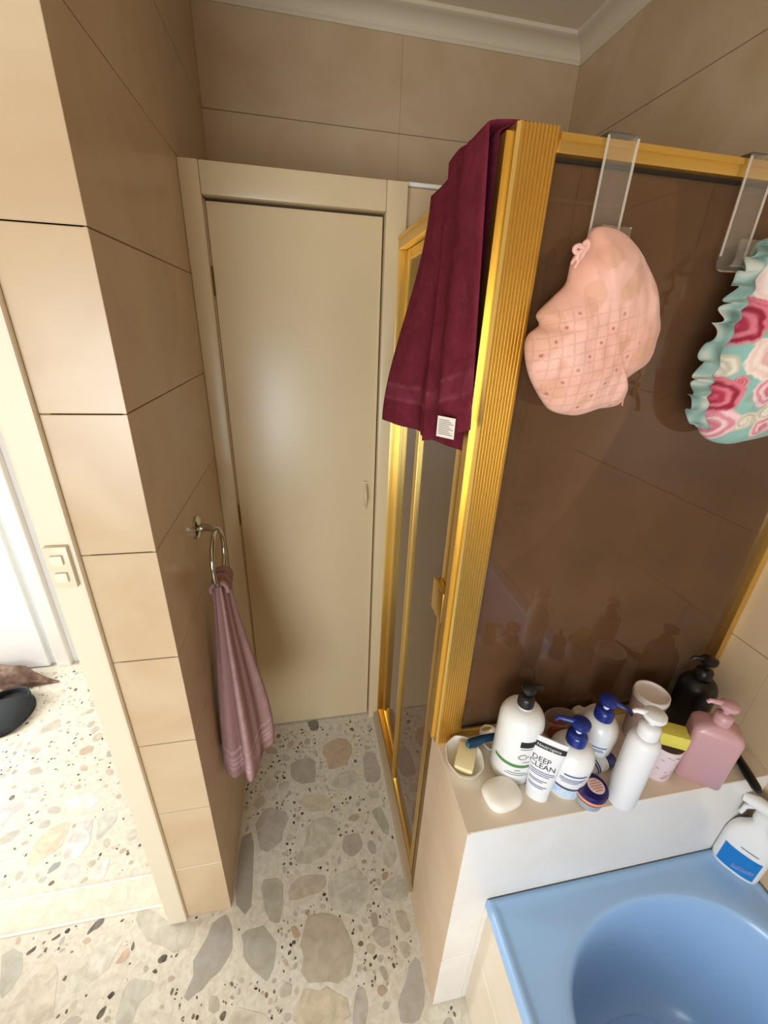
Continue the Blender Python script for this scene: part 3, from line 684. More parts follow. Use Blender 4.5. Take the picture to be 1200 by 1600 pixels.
def floral(x, z):
    c = AQ
    gq = mnoise.noise(Vector((x*45, z*45, 8)))
    if gq > .28: c = mixc(c, lin((150,160,120)), .5)
    for rx_, rz_, r_, kind in roses[::-1]:
        dx, dz = x-rx_, z-rz_; a = math.atan2(dz, dx); d = math.hypot(dx, dz)/r_
        d *= 1+.06*math.sin(5*a+rx_*90)+.14*mnoise.noise(Vector((x*120, z*120, 2)))
        if d < 1:
            sp = math.sin(d*15+a+rx_*40)*(.6+.8*abs(mnoise.noise(Vector((x*150, z*150, 6))))); A, B, C_ = RC_[kind]
            cc = mixc(A, B, smooth01(.5+.7*sp))
            if d < .35: cc = mixc(cc, C_, .6)
            if d > .85: cc = mixc(cc, B, .6)
            c = mixc(c, cc, smooth01((1-d)*10))
    return c
fc = thing('bath_bonnet', 'aqua shower cap printed with red and white roses', 'shower cap', (.72, YK, 1.5), 'shower caps hung on the screen')
obj('cap_body', pouch(of, (.735, 1.62), YK+.022, .055, floral, 110, .007, 4.0), CLOTH, fc, 180)
rl = [(1196,382),(1168,412),(1158,438),(1143,470),(1126,508),(1108,545),(1094,582),(1086,612),(1082,640),(1086,668)]
ol = [at(u, v, 'y', YK) for u, v in rl]
def ruff(s, t):
    k = s*(len(ol)-1); i = min(int(k), len(ol)-2); p = ol[i].lerp(ol[i+1], k-i)
    amp = .003+.004*t
    return (p.x+.012-.022*t+.002*math.sin(s*95)*t, p.y-.002+amp*math.sin(s*70+2*math.sin(s*17))-.012*(1-t), p.z+.004*math.sin(s*70+1)*t)
q = MB().grid(260, 10, ruff); q.c = []
for i in range(260):
    for j in range(10):
        p = q.v[i*10+j]; b = mnoise.noise(Vector((p[0]*60, p[2]*40, 5)))
        q.c.append(mixc(lin((140, 168, 158)), lin((196, 198, 184)) if b > 0 else lin((96, 122, 112)), min(1, abs(b)*2)))
ro = obj('ruffle', q, CLOTH, fc, 180); md = ro.modifiers.new('thick', 'SOLIDIFY'); md.thickness = .0012

# ------------------------------------------------------------------ bath
bt = thing('bathtub', 'light blue bathtub set against the ledge wall', 'bathtub', (.68, -.45, 0))
bx0, bx1, by0, by1 = XT, XR-.0015, -1.30, YL-.0015
cxb, hw = .695, .258
def bowl_outline(off, N=160):
    pts = []; a = hw-off; b = .172-off*.6; yt, ybm = .372, -1.16; yc1, yc0 = yt-.172, ybm+.172
    for k in range(N):
        t = 2*PI*k/N; c, s = math.cos(t), math.sin(t)
        ex = 2/2.15; xx = a*math.copysign(abs(c)**ex, c); yy = b*math.copysign(abs(s)**ex, s)
        pts.append((cxb+xx, (yc1 if s >= 0 else yc0)+yy*1.0))
    return pts
inner = bowl_outline(0); N = len(inner); cy_ = -.4
outer = []
for (x, y) in inner:
    dx, dy = x-cxb, y-cy_; t = 1e9
    if dx > 1e-6: t = min(t, (bx1-cxb)/dx)
    if dx < -1e-6: t = min(t, (bx0-cxb)/dx)
    if dy > 1e-6: t = min(t, (by1-cy_)/dy)
    if dy < -1e-6: t = min(t, (by0-cy_)/dy)
    outer.append([cxb+dx*t, cy_+dy*t])
for cxn, cyn in ((bx0, by0), (bx0, by1), (bx1, by0), (bx1, by1)):
    k = min(range(N), key=lambda i: math.hypot(outer[i][0]-cxn, outer[i][1]-cyn)); outer[k] = [cxn, cyn]
def inset(d): return [(min(max(x, bx0+d), bx1-d), min(max(y, by0+d), by1-d)) for x, y in outer]
rings = [[(x, y, ZT-.035) for x, y in outer], [(x, y, ZT-.004) for x, y in outer], [(x, y, ZT) for x, y in inset(.004)], [(x, y, ZT) for x, y in inset(.012)], [(x, y, ZT-.004) for x, y in inset(.018)]]
io = inset(.018)
for k in range(1, 7):
    t = k/7; rings.append([(lerp(a[0], b[0], t), lerp(a[1], b[1], t), ZT-.004) for a, b in zip(io, inner)])
rings += [[(x, y, ZT-.005) for x, y in inner]]
for d_, z_ in ((.004, .0065), (.008, .011), (.012, .018), (.016, .03), (.026, .09), (.038, .17), (.052, .25), (.07, .31), (.10, .345), (.135, .358)):
    rings.append([(x, y, ZT-z_) for x, y in bowl_outline(d_)])
obj('tub_shell', MB().loft(rings, cap=False), BLUE, bt, 60)
bot = bowl_outline(.135); obj('tub_floor', MB().prism(bot, ZT-.375, ZT-.357), BLUE, bt)
ring = MB().lathe([(0, 0), (.03, 0), (.032, .002), (.028, .004), (0, .003)], cxb, .02, ZT-.357, 24); obj('drain', ring, CHROME, bt)
ap = struct('wall_apron', MB().box(XT+.012+g, XT+.06, -1.30, YL-.001, 0, ZT-.037), GROUTL, 'tiled apron below the blue bath rim', 'wall')
tiles(ap, (XT+.012, YL, 0), (0, -1, 0), (0, 0, 1), [0, .33, .66, .99, 1.32, 1.65], [0, .25, .466], TILEC)

# ------------------------------------------------------------------ toiletries on the ledge
WPL = mat('white_plastic', (242, 243, 243), .32, coat=.2, sss=.1)
WPM = mat('matt_white_plastic', (236, 236, 238), .45, sss=.15)
BLK = mat('black_plastic', (22, 20, 20), .35)
NAVY = mat('royal_blue_plastic', (20, 44, 128), .28, coat=.3)
INKB = mat('ink_black', (28, 26, 28), .6); INKG = mat('ink_grey', (120, 122, 124), .6); INKN = mat('ink_blue', (60, 84, 150), .6); INKW = mat('ink_white', (225, 225, 225), .6)
GREEN = mat('ink_green', (78, 140, 70), .5)
def facing(x, y): return math.atan2(-y, -x)
def prof_r(prof, z):
    for (r0, z0), (r1, z1) in zip(prof, prof[1:]):
        if z0 <= z <= z1 and z1 > z0: return lerp(r0, r1, (z-z0)/(z1-z0))
    return prof[-1][0]
def round_prof(r, h, rn, hn, rb=.006, shoulder=.03):
    p = [(0, 0), (r-rb, 0), (r-rb*.3, rb*.3), (r, rb)]
    n = 10
    for k in range(n+1):
        a = k/n*PI/2; p.append((rn+(r-rn)*math.cos(a), h-shoulder+shoulder*math.sin(a)))
    p += [(rn, hn), (0, hn)]; return p
def pump(t, x, y, z, m, ang, rc=.017, hc=.024, stem=.02, head=.012, spout=.04, stem_mat=None, drop=.008):
    """collar, stem, head and spout of a dispenser"""
    cl = MB().lathe([(0, 0), (rc, 0), (rc, hc*.7), (rc*.86, hc*.86), (rc*.5, hc), (0, hc)], x, y, z, 28); obj('collar', cl, m, t)
    obj('stem', MB().lathe([(0, 0), (.0062, 0), (.0062, stem), (0, stem)], x, y, z+hc-.001, 16), stem_mat or m, t)
    zz = z+hc+stem-.002; d = Vector((math.cos(ang), math.sin(ang), 0))
    hd_ = MB().lathe([(0, 0), (head, 0), (head*1.12, .004), (head*1.08, .011), (head*.7, .015), (0, .016)], x, y, zz, 28)
    c = Vector((x, y, zz+.008)); hd_.tube([c, c+d*spout*.5+Vector((0, 0, .001)), c+d*spout*.9, c+d*spout-Vector((0, 0, drop))], [.0068, .0058, .0046, .0038], 12)
    obj('pump_head', hd_, m, t)
def cylmap(x, y, z0, prof, th0, off=.0005):
    def fn(u, v):
        r_ = prof_r(prof, v)+off; a = th0+u/r_
        return (x+r_*math.cos(a), y+r_*math.sin(a), z0+v)
    return fn
def tiltmap(fn, k): return lambda u, v: fn(u, v+k*u)

# 1 white bottle, black pump, green band
b = at(797, 1196, 'z', ZL); t = thing('pump_bottle', 'tall white bottle with black pump and green band', 'bottle', (b.x, b.y, ZL), 'toiletries on the ledge')
pr_ = round_prof(.0455, .186, .015, .192, shoulder=.038)
obj('body', MB().lathe(pr_, b.x, b.y, ZL, 56), WPL, t)
pump(t, b.x, b.y, ZL+.190, BLK, facing(b.x, b.y)+2.2, rc=.0165, hc=.026, stem=.012, head=.013, spout=.03)
fn = cylmap(b.x, b.y, ZL, pr_, facing(b.x, b.y)+.35)
lb = obj('label', patch(tiltmap(fn, 0), -.055, .06, .058, .066, 40, 3), GREEN, t, label='green band around the bottle')
obj('brand_box', patch(fn, -.006, .034, .118, .134, 16, 3), INKB, t)
obj('lettering', text_mb('Cr', .022, lambda u, v: fn(u+.004, v+.083), .3), INKG, t)
q = MB()
for k, (u0, u1, v) in enumerate(((-.004, .03, .112), (.006, .03, .074), (-.02, .02, .040), (-.026, .026, .034), (-.006, .006, .048))): patch(fn, u0, u1, v, v+.0016, 12, 2, q)
obj('small_print', q, INKG, t)

# 2 tube standing on its cap
b = at(838, 1238, 'z', ZL); t = thing('face_wash_tube', 'white face wash tube with black top band reading DEEP CLEAN', 'tube', (b.x, b.y, ZL), 'toiletries on the ledge')
ang = facing(b.x, b.y)+.10; fx = Vector((-math.sin(ang), math.cos(ang), 0)); fy = Vector((math.cos(ang), math.sin(ang), 0))
HT = .150; lean = -.16
def tubept(u, z, side=1, off=0):
    s = max(0, min(1, (z-.022)/(HT-.022))); w_ = lerp(.024, .0335, s); d_ = lerp(.020, .0012, s**1.1)
    if z < .022: w_ = .0235; d_ = .019
    uu = max(-1, min(1, u/w_)); y_ = d_*math.sqrt(max(0, 1-abs(uu)**2.4))+off
    return Vector((b.x, b.y, ZL))+fx*(u)+fy*(side*y_+lean*z*.35)+Vector((0, 0, z))
rings = []
for z in (.0225, .03, .05, .07, .09, .11, .128, .138, HT):
    s = max(0, (z-.022)/(HT-.022)); w_ = lerp(.024, .0335, s)
    rings.append([tubept(w_*math.cos(2*PI*k/40), z, 1 if math.sin(2*PI*k/40) >= 0 else -1) for k in range(40)])
obj('tube_body', MB().loft(rings), WPM, t)
obj('cap', MB().loft([[tubept(sc*.0235*math.cos(2*PI*k/40), z, 1 if math.sin(2*PI*k/40) >= 0 else -1) for k in range(40)] for sc, z in ((.9, .0), (1, .002), (1, .0215))]), WPL, t)
tf = lambda u, v: tubept(-u, v, 1, .0006)
tf = lambda u, v: tubept(u, v, 1, .0006)
obj('brand_band', patch(tf, -.0322, .0322, .126, .139, 16, 3), INKB, t)
obj('lettering', text_mb('Neutrogena', .0095, lambda u, v: tubept(u, v+.1295, 1, .0012)), INKW, t)
obj('lettering', text_mb('DEEP', .0165, lambda u, v: tubept(u-.008, v+.096, 1, .0006)), INKB, t)
obj('lettering', text_mb('CLEAN', .0165, lambda u, v: tubept(u-.004, v+.082, 1, .0006)), INKB, t)
q = MB()
for u0, u1, v in ((-.025, .022, .074), (-.025, .022, .0695), (-.025, .014, .065), (-.023, .012, .054), (-.023, .004, .050), (-.022, .014, .040), (-.022, .008, .036)): patch(tf, u0, u1, v, v+.0015, 10, 2, q)
obj('small_print', q, INKN, t)

# 3 and 4 white bottles with blue pumps
def blue_bottle(u, v, r, h, label, sp, lines, cloud):
    b = at(u, v, 'z', ZL); t = thing('pump_bottle', label, 'bottle', (b.x, b.y, ZL), 'toiletries on the ledge')
    p = [(0, 0), (r*.80, 0), (r*.86, .003), (r*.93, h*.35), (r, h*.68)]
    for k in range(1, 9):
        a = k/8*PI/2; p.append((.016+(r-.016)*math.cos(a), h*.68+(h*.32)*math.sin(a)))
    p += [(.016, h+.004), (0, h+.004)]
    obj('body', MB().lathe(p, b.x, b.y, ZL, 52), WPL, t)
    pump(t, b.x, b.y, ZL+h-.003, NAVY, facing(b.x, b.y)+sp, rc=.0195, hc=.030, stem=.017, head=.0165, spout=.046, stem_mat=WPL)
    fn = cylmap(b.x, b.y, ZL, p, facing(b.x, b.y)+.25); q = MB()
    for u0, u1, v0, th_ in lines: patch(fn, u0, u1, v0*h, v0*h+th_, 14, 2, q)
    obj('small_print', q, INKN, t)
    if cloud:
        obj('label', patch(fn, -.030, .034, .06*h, .26*h, 20, 5), mat('pale_blue_print', (176, 206, 236), .4, var=.8, vscale=60, var_col=(226, 236, 244)), t)
        obj('swoosh', patch(tiltmap(fn, -.06), -.022, .030, .27*h, .31*h, 16, 2), mat('dark_swoosh', (52, 66, 100), .5), t)
    return t
blue_bottle(878, 1222, .0445, .130, 'wide white lotion bottle with blue pump behind the tube', -1.25, ((-.012, .034, .60, .004), (-.018, .034, .52, .002), (-.018, .028, .48, .002), (-.014, .02, .44, .0015)), True)
blue_bottle(922, 1176, .0385, .118, 'smaller white bottle with blue pump next to the glass', 1.5, ((-.012, .02, .52, .003), (-.012, .012, .46, .002), (-.012, .016, .42, .002)), False)

# 5 plain white pump bottle
b = at(968, 1247, 'z', ZL); t = thing('pump_bottle', 'slim plain white pump bottle at the front of the ledge', 'bottle', (b.x, b.y, ZL), 'toiletries on the ledge')
obj('body', MB().lathe(round_prof(.0285, .190, .0165, .196, shoulder=.020), b.x, b.y, ZL, 44), WPM, t)
pump(t, b.x, b.y, ZL+.194, WPM, facing(b.x, b.y)-1.1, rc=.019, hc=.028, stem=.016, head=.018, spout=.036, drop=.004)

# 6 navy jar
b = at(918, 1249, 'z', ZL); t = thing('cream_jar', 'navy lidded cream jar with peach stripe and round sticker', 'jar', (b.x, b.y, ZL), 'toiletries on the ledge')
obj('glass_base', MB().lathe([(0, 0), (.022, 0), (.026, .003), (.0285, .020), (.0285, .023), (0, .023)], b.x, b.y, ZL, 40), mat('frosted_glass', (206, 212, 218), .25, trans=.4), t)
ld = obj('lid', MB().lathe([(0, .0232), (.0305, .0232), (.0312, .026), (.0312, .042), (.029, .0445), (0, .0448)], b.x, b.y, ZL, 44), mat('navy_lid', (24, 20, 92), .25, coat=.4), t)
obj('stripe', MB().lathe([(.0313, .027), (.0318, .0275), (.0318, .0335), (.0313, .034)], b.x, b.y, ZL, 44), mat('peach_stripe', (232, 150, 112), .4), ld)
dq = Vector((math.cos(facing(b.x, b.y)), math.sin(facing(b.x, b.y)), 0))
sc_ = Vector((b.x, b.y, 0))+Vector((.006, -.002, 0))
st_ = obj('sticker', MB().lathe([(0, .0449), (.0165, .0449), (.0165, .0455), (0, .0455)], sc_.x, sc_.y, ZL, 32), mat('sticker_cream', (240, 214, 204), .5), ld)
q = MB()
for k in range(5):
    w_ = (.008, .012, .0135, .012, .008)[k]; yy = sc_.y+.010-k*.005; q.box(sc_.x-w_, sc_.x+w_, yy-.0008, yy+.0008, ZL+.0455, ZL+.0458)
obj('small_print', q, mat('sticker_print', (196, 120, 120), .6), st_, False)

# 7 white tube with navy cap lying behind the jar
p0, p1 = at(906, 1196, 'z', ZL+.03), at(972, 1180, 'z', ZL+.016)
t = thing('hand_cream_tube', 'white and navy cream tube lying behind the navy jar', 'tube', (p0.x, p0.y, ZL), 'toiletries on the ledge')
p0 = Vector((p0.x, p0.y, ZL+.020)); p1 = Vector((p0.x+.085, p0.y+.008, ZL+.0165)); d = (p1-p0).normalized(); sx = d.cross(Vector((0, 0, 1))).normalized(); up = sx.cross(d)
rings = [[p0+d*L_+sx*(wx*math.cos(2*PI*k/28))+up*(wz*math.sin(2*PI*k/28)) for k in range(28)] for L_, wx, wz in ((0, .020, .0012), (.006, .020, .002), (.03, .019, .010), (.06, .017, .0155), (.066, .0165, .016), (.068, .008, .008))]
obj('tube_body', MB().loft(rings), WPM, t)
obj('cap', MB().tube([p0+d*.069, p0+d*.090], [.016, .0145], 24), NAVY, t)
q = MB()
for o_ in (.034, .040): q.loft([[p0+d*o_+sx*(.0193*math.cos(2*PI*k/28))+up*(.0122*math.sin(2*PI*k/28)) for k in range(28)], [p0+d*(o_+.003)+sx*(.0193*math.cos(2*PI*k/28))+up*(.0126*math.sin(2*PI*k/28)) for k in range(28)]], cap=False)
obj('stripe', q, NAVY, t)

# 8 soap dish with cream soap
b = at(724, 1192, 'z', ZL); t = thing('soap_dish', 'white shell shaped soap dish by the gold post', 'soap dish', (b.x, b.y, ZL), 'toiletries on the ledge')
def dish(cx, cy, a, bb, h, rot, scal=0):
    rings = []
    for f_, z in ((0.02, 0), (.62, 0), (.78, .004), (.96, h*.75), (1.0, h), (.955, h), (.90, h*.75), (.72, .007), (.5, .0045), (.02, .004)):
        ring = []
        for k in range(64):
            an = 2*PI*k/64; sw_ = 1+scal*math.cos(8*an)*f_
            x_, y_ = a*f_*sw_*math.cos(an), bb*f_*sw_*math.sin(an); ring.append((cx+x_*math.cos(rot)-y_*math.sin(rot), cy+x_*math.sin(rot)+y_*math.cos(rot), ZL+z+(.006*math.sin(an) if f_ > .9 else 0)))
        rings.append(ring)
    return MB().loft(rings)
obj('bowl', dish(b.x, b.y, .041, .047, .022, .1, .02), mat('dish_white', (240, 234, 222), .3, coat=.3), t)
so_ = MB().box(-.021, .021, -.030, .030, 0, .020, .007); ca, sa = math.cos(-.55), math.sin(-.55)
so_.v = [(b.x+.002+x*ca-y*sa, b.y-.002+x*sa+y*ca, ZL+.0075+z+.10*y) for x, y, z in so_.v]
tag(obj('soap_bar', so_, mat('cream_soap', (240, 226, 178), .4, sss=.3), base=(b.x, b.y, ZL+.0075)), 'cream soap bar sitting inside the shell dish', 'soap', 'soap bars')
# white soap on ledge
b = at(783, 1246, 'z', ZL); so_ = MB()
rings = []
for f_, z in ((.02, 0), (.80, 0), (.93, .004), (1, .011), (.95, .018), (.80, .0235), (.5, .0262), (.02, .0268)):
    rings.append([(b.x+.040*f_*math.copysign(abs(math.cos(2*PI*k/56))**.72, math.cos(2*PI*k/56)), b.y+.033*f_*math.copysign(abs(math.sin(2*PI*k/56))**.72, math.sin(2*PI*k/56)), ZL+z) for k in range(56)])
so_.loft(rings); ca, sa = math.cos(.15), math.sin(.15); so_.v = [(b.x+(x-b.x)*ca-(y-b.y)*sa, b.y+(x-b.x)*sa+(y-b.y)*ca, z) for x, y, z in so_.v]
tag(obj('soap_bar', so_, mat('white_soap', (246, 240, 228), .4, sss=.2), base=(b.x, b.y, ZL)), 'rounded white soap bar lying bare on the ledge', 'soap', 'soap bars')
# second dish and the teal brush resting on it
b = at(772, 1172, 'z', ZL); t = thing('oval_dish', 'small white dish under the teal brush handle', 'dish', (b.x, b.y, ZL))
obj('bowl', dish(b.x-.002, b.y+.018, .026, .03, .02, .2, 0), MATS['dish_white'], t)
p0, p1 = at(731, 1163, 'z', ZL+.034), at(776, 1150, 'z', ZL+.034)
t = thing('nail_brush', 'dark teal brush handle resting across the white dishes', 'brush', (p0.x, p0.y, ZL+.025))
pm = p0.lerp(p1, .5)+Vector((0, 0, .004))
obj('handle', MB().tube([p0, p0.lerp(p1, .2), pm, p1], [.009, .011, .0085, .0075], 16), mat('teal_plastic', (18, 58, 88), .3), t)
obj('tip', MB().tube([p0-(p1-p0).normalized()*.004, p0+(p1-p0).normalized()*.001], [.004, .0088], 16), mat('teal_light', (40, 92, 120), .35), t)

# 9 dotted tumbler with yellow sponge
b = at(1022, 1203, 'z', ZL); t = thing('tumbler', 'pale pink dotted tumbler under the yellow sponge', 'tumbler', (b.x, b.y, ZL))
pt_ = [(0, 0), (.026, 0), (.028, .003), (.033, .095), (.0315, .095), (.027, .006), (0, .005)]
obj('body', MB().lathe(pt_, b.x, b.y, ZL, 44), mat('pale_pink_plastic', (232, 210, 214), .4), t)
q = MB(); rn = random.Random(3); fnt = lambda u, v: (b.x+(lerp(.028, .033, v/.095)+.0004)*math.cos(facing(b.x, b.y)+u/.031), b.y+(lerp(.028, .033, v/.095)+.0004)*math.sin(facing(b.x, b.y)+u/.031), ZL+v)
for k in range(40):
    u, v = rn.uniform(-.07, .07), rn.uniform(.01, .088); patch(fnt, u, u+.006, v, v+.0012, 4, 2, q)
obj('printed_dashes', q, mat('dash_grey', (120, 104, 118), .6), t)
sp = MB().box(-.027, .027, -.018, .018, 0, .033, .003); ca, sa = math.cos(-.5), math.sin(-.5)
sp.v = [(b.x+.004+x*ca-y*sa, b.y+x*sa+y*ca, ZL+.0955+z) for x, y, z in sp.v]
tag(obj('sponge', sp, mat('yellow_foam', (226, 214, 92), .9, bump=.8, bscale=350), base=(b.x, b.y, ZL+.0955)), 'yellow block sponge on top of the dotted tumbler', 'sponge')

# 10 tall cup behind
b = at(992, 1148, 'z', ZL); t = thing('cup', 'tall dusky pink cup with white rim against the glass', 'cup', (b.x, b.y, ZL))
obj('body', MB().lathe([(0, 0), (.027, 0), (.029, .004), (.036, .128), (.0335, .128), (.027, .010), (0, .008)], b.x, b.y, ZL, 44), mat('dusky_pink_plastic', (186, 156, 148), .4), t)
obj('rim', MB().lathe([(.0335, .126), (.0368, .126), (.0376, .131), (.0365, .140), (.034, .1405), (.0325, .134)], b.x, b.y, ZL, 44), mat('rim_white', (236, 226, 222), .35), t)
# 11 low items along the glass
b = at(868, 1143, 'z', ZL); t = thing('razor_tray', 'low pinkish tray behind the white lotion bottle', 'tray', (b.x, b.y, ZL))
obj('bowl', dish(b.x, b.y, .040, .020, .052, -.05, 0), mat('pinkish_plastic', (196, 168, 156), .35, trans=.15), t)
rd = at(868, 1141, 'z', ZL+.018); tag(obj('sponge', MB().box(rd.x-.02, rd.x+.016, rd.y-.012, rd.y+.010, ZL+.0065, ZL+.040, .005), mat('rust_foam', (150, 70, 48), .9, bump=.6, bscale=300), base=(rd.x, rd.y, ZL+.006)), 'small rust red sponge in the low pinkish tray', 'sponge')
b = at(912, 1131, 'z', ZL); q = MB()
def wc(s, t_):
    x = (s-.5)*.085; y = (t_-.5)*.034; e = min(1, min(s, 1-s)*7)*min(1, min(t_, 1-t_)*5)
    return (b.x+x, b.y+y+.004, ZL+.001+.056*math.sqrt(max(0, e))*(.8+.25*mnoise.noise(Vector((s*4, t_*3, 2)))))
q.grid(40, 24, wc); q.box(b.x-.040, b.x+.040, b.y-.011, b.y+.019, ZL, ZL+.002)
tag(obj('washcloth', q, mat('white_terry', (214, 198, 188), .95, bump=.7, bscale=400), smooth=180, base=(b.x, b.y, ZL)), 'folded off-white washcloth tucked along the shower glass', 'washcloth')

# 12 black pump bottle
b = at(1064, 1128, 'z', ZL); t = thing('pump_bottle', 'black pump bottle in the corner by the right wall', 'bottle', (b.x, b.y, ZL), 'toiletries on the ledge')
obj('body', MB().lathe(round_prof(.040, .150, .016, .156, shoulder=.034), b.x, b.y, ZL, 48), BLK, t)
pump(t, b.x, b.y, ZL+.153, BLK, facing(b.x, b.y)-1.0, rc=.018, hc=.026, stem=.018, head=.016, spout=.036)
# 13 pink pump bottle
b = at(1085, 1207, 'z', ZL); t = thing('pump_bottle', 'large square shouldered dusty pink pump bottle', 'bottle', (b.x, b.y, ZL), 'toiletries on the ledge')
PINK = mat('dusty_pink_plastic', (206, 160, 164), .35, coat=.2, trans=.0, sss=.2); an = math.radians(-38)
def rbox(a, bb, z, r_, f_=1.0):
    out = []
    for (sx_, sy_, a0) in ((1, 1, 0), (-1, 1, 90), (-1, -1, 180), (1, -1, 270)):
        for k in range(7):
            q_ = math.radians(a0+k*15); x_ = sx_*(a-r_)+r_*math.cos(q_); y_ = sy_*(bb-r_)+r_*math.sin(q_); x_ *= f_; y_ *= f_
            out.append((b.x+x_*math.cos(an)-y_*math.sin(an), b.y+x_*math.sin(an)+y_*math.cos(an), ZL+z))
    return out
obj('body', MB().loft([rbox(.040, .026, 0, .012), rbox(.043, .029, .003, .013), rbox(.044, .030, .135, .013), rbox(.043, .029, .142, .013), rbox(.038, .025, .150, .012), rbox(.022, .019, .158, .012), rbox(.016, .016, .160, .0155), rbox(.016, .016, .166, .0155)]), PINK, t, 50)
pump(t, b.x, b.y, ZL+.164, PINK, facing(b.x, b.y)-1.0, rc=.0165, hc=.022, stem=.016, head=.016, spout=.038, drop=.005)
# 14 black brush handle leaning in the corner
p0, p1 = at(1186, 1238, 'z', ZL+.010), at(1152, 1182, 'z', ZL+.012)
t = thing('hair_brush', 'black brush handle lying in the corner beside the pink bottle', 'brush', (p0.x, p0.y, ZL))
dd = (p1-p0).normalized()
obj('handle', MB().tube([p0, p0+dd*.01, p0.lerp(p1, .5), p1], [.006, .0095, .0098, .0085], 16), BLK, t)
obj('head', MB().tube([p1, p1+dd*.012, p1+dd*.045, p1+dd*.055], [.009, .012, .012, .006], 16), mat('brush_grey', (48, 52, 48), .5), t)

# 15 spray bottle on the bath rim
b = at(1147, 1350, 'z', ZT); t = thing('spray_bottle', 'white cleaner bottle with blue label on the bath rim', 'bottle', (b.x, b.y, ZT-.004))
an = facing(b.x, b.y)+.15; fx = Vector((-math.sin(an), math.cos(an), 0)); fy = Vector((math.cos(an), math.sin(an), 0))
def ov(wx, wy, z, k0=48): return [Vector((b.x, b.y, ZT-.004+z))+fx*(wx*math.copysign(abs(math.cos(2*PI*k/k0))**.75, math.cos(2*PI*k/k0)))+fy*(wy*math.copysign(abs(math.sin(2*PI*k/k0))**.75, math.sin(2*PI*k/k0))) for k in range(k0)]
obj('body', MB().loft([ov(.040, .022, 0), ov(.044, .026, .004), ov(.045, .027, .02), ov(.045, .027, .09), ov(.043, .026, .11), ov(.036, .022, .13), ov(.022, .017, .148), ov(.015, .015, .16), ov(.014, .014, .172)]), WPL, t, 50)
def spf(u, v):
    y_ = .027*(max(0, 1-abs(u/.045)**2.67))**(1/2.67)+.0008
    return Vector((b.x, b.y, ZT-.004+v))+fx*u+fy*y_
obj('label', patch(spf, -.034, .034, .014, .078, 20, 6), mat('label_blue', (24, 124, 204), .4), t)
obj('label_swirl', MB().grid(14, 4, lambda s, v: spf(lerp(-.008, .030, s), .022+.014*v+.010*s)+fy*.0006), mat('label_swirl', (112, 160, 216), .4, var=.8, vscale=90, var_col=(60, 84, 160)), t)
obj('small_print', patch(spf, -.010, .022, .092, .0945, 10, 2), INKG, t)
nk = Vector((b.x, b.y, ZT+.166))
obj('trigger_head', MB().lathe([(0, 0), (.018, 0), (.018, .022), (.012, .026), (0, .026)], nk.x, nk.y, nk.z, 28).tube([nk+Vector((0, 0, .034))-fx*.045, nk+Vector((0, 0, .040))-fx*.02, nk+Vector((0, 0, .040))+fx*.03], [.009, .015, .012], 16).tube([nk+Vector((0, 0, .03))-fx*.02, nk+Vector((0, 0, .012))-fx*.034, nk+Vector((0, 0, -.012))-fx*.036], [.006, .005, .004], 10), WPL, t)

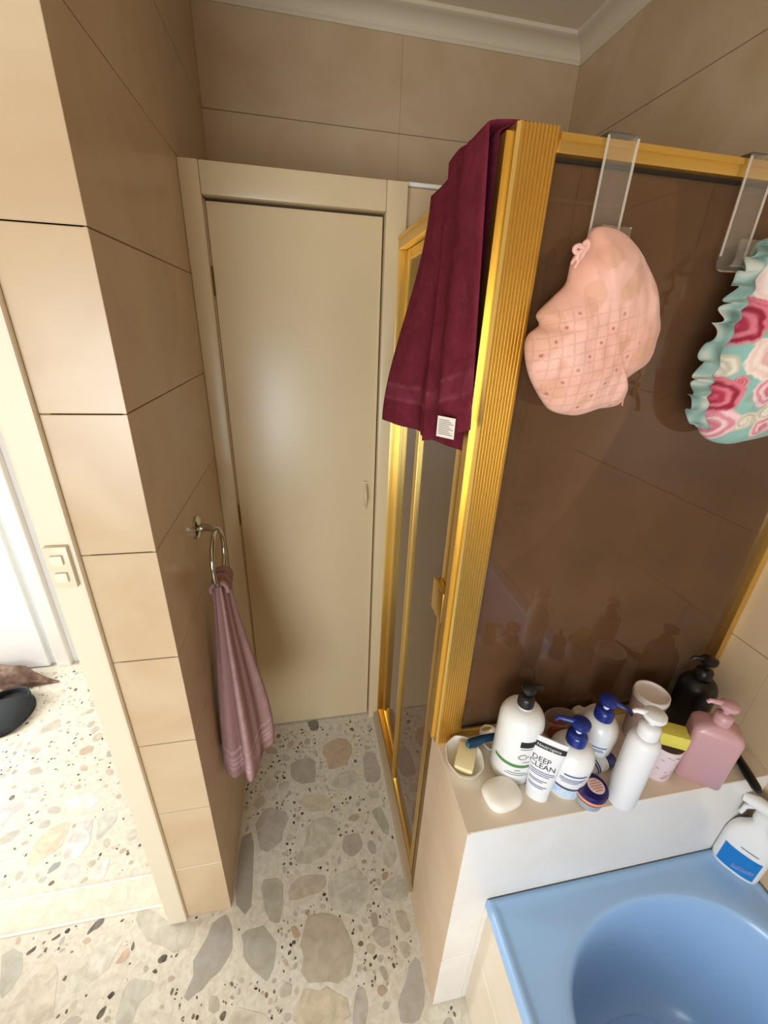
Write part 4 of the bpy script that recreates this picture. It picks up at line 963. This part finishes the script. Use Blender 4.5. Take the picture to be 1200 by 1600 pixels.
# ------------------------------------------------------------------ things on the hall floor
DG = mat('dark_grey_felt', (50, 54, 58), .9, bump=.5, bscale=300)
b = at(10, 1118, 'z', 0.0); t = thing('slipper', 'dark grey slipper lying on the hall floor', 'slipper', (b.x, b.y, 0))
def slip(dx, dy, L, W, ang_):
    ca, sa = math.cos(ang_), math.sin(ang_); M = lambda x, y, z: (b.x+dx+x*ca-y*sa, b.y+dy+x*sa+y*ca, z)
    def wid(s): return W*(.36+.16*math.sin(PI*min(1, s*1.1))-.10*smooth01((.45-s)/.4)*0) * (math.sqrt(max(.02, 1-((s-.5)/.52)**6)))
    sole = []
    n = 40
    for k in range(n):
        a = 2*PI*k/n; s = .5+.5*math.cos(a); w_ = wid(s)*(1 if math.sin(a) >= 0 else -1)*abs(math.sin(a))**.5; sole.append((s*L-L/2, w_))
    so2 = MB().loft([[M(x, y, 0) for x, y in sole], [M(x*1.01, y*1.02, .012) for x, y in sole], [M(x*.98, y*.97, .018) for x, y in sole]])
    up_ = MB().grid(26, 26, lambda s, v: M(lerp(-L*.02, L*.49, s), wid(.48+.5*s)*1.0*math.cos(PI*v), .014+(.075-.035*s)*math.sqrt(max(0, 1-s**4))*abs(math.sin(PI*v))**.8))
    hl = MB().grid(30, 6, lambda s, v: M(-L*.49+L*.47*(1-math.cos((s-.5)*PI)), wid(.5)*.95*math.sin((s-.5)*PI), .014+(.03+.028*abs(math.sin((s-.5)*PI))**2)*v))
    return so2, up_, hl
s1, s2, s3 = slip(0, 0, .25, .20, -1.25)
obj('sole', s1, mat('slipper_sole', (34, 34, 36), .8), t)
o = obj('upper', s2, DG, t, 180); md = o.modifiers.new('thick', 'SOLIDIFY'); md.thickness = .006
o = obj('heel_band', s3, DG, t, 180); md = o.modifiers.new('thick', 'SOLIDIFY'); md.thickness = .006
b2 = at(42, 1056, 'z', 0); b2.y -= .015; q = MB()
tl = at(118, 1066, 'z', 0)
def cl_(s, v):
    a = 2*PI*v; L_ = lerp(-.30, .17, s); w_ = .07*math.sin(PI*min(1, s*.96+.02))**.6*(1-.55*smooth01((s-.55)/.45)); h_ = .085*math.sin(PI*min(1, s*.96+.02))**.7*(1-.65*smooth01((s-.6)/.4))
    n_ = mnoise.noise(Vector((s*5, math.cos(a)*1.6, math.sin(a)*1.6)))
    r_ = 1+.35*n_
    return (b2.x+L_, b2.y+.0+w_*r_*math.cos(a)*.8-.05*s, max(.001, h_*(.45+.55*math.sin(a))*r_))
q.grid(60, 48, cl_)
tag(obj('crumpled_scarf', q, mat('brown_knit', (96, 72, 60), .95, bump=.8, bscale=200, var=.9, vscale=25, var_col=(150, 124, 108)), smooth=180, base=(b2.x, b2.y, 0)), 'crumpled brown cloth on the hall floor behind the slipper', 'cloth')
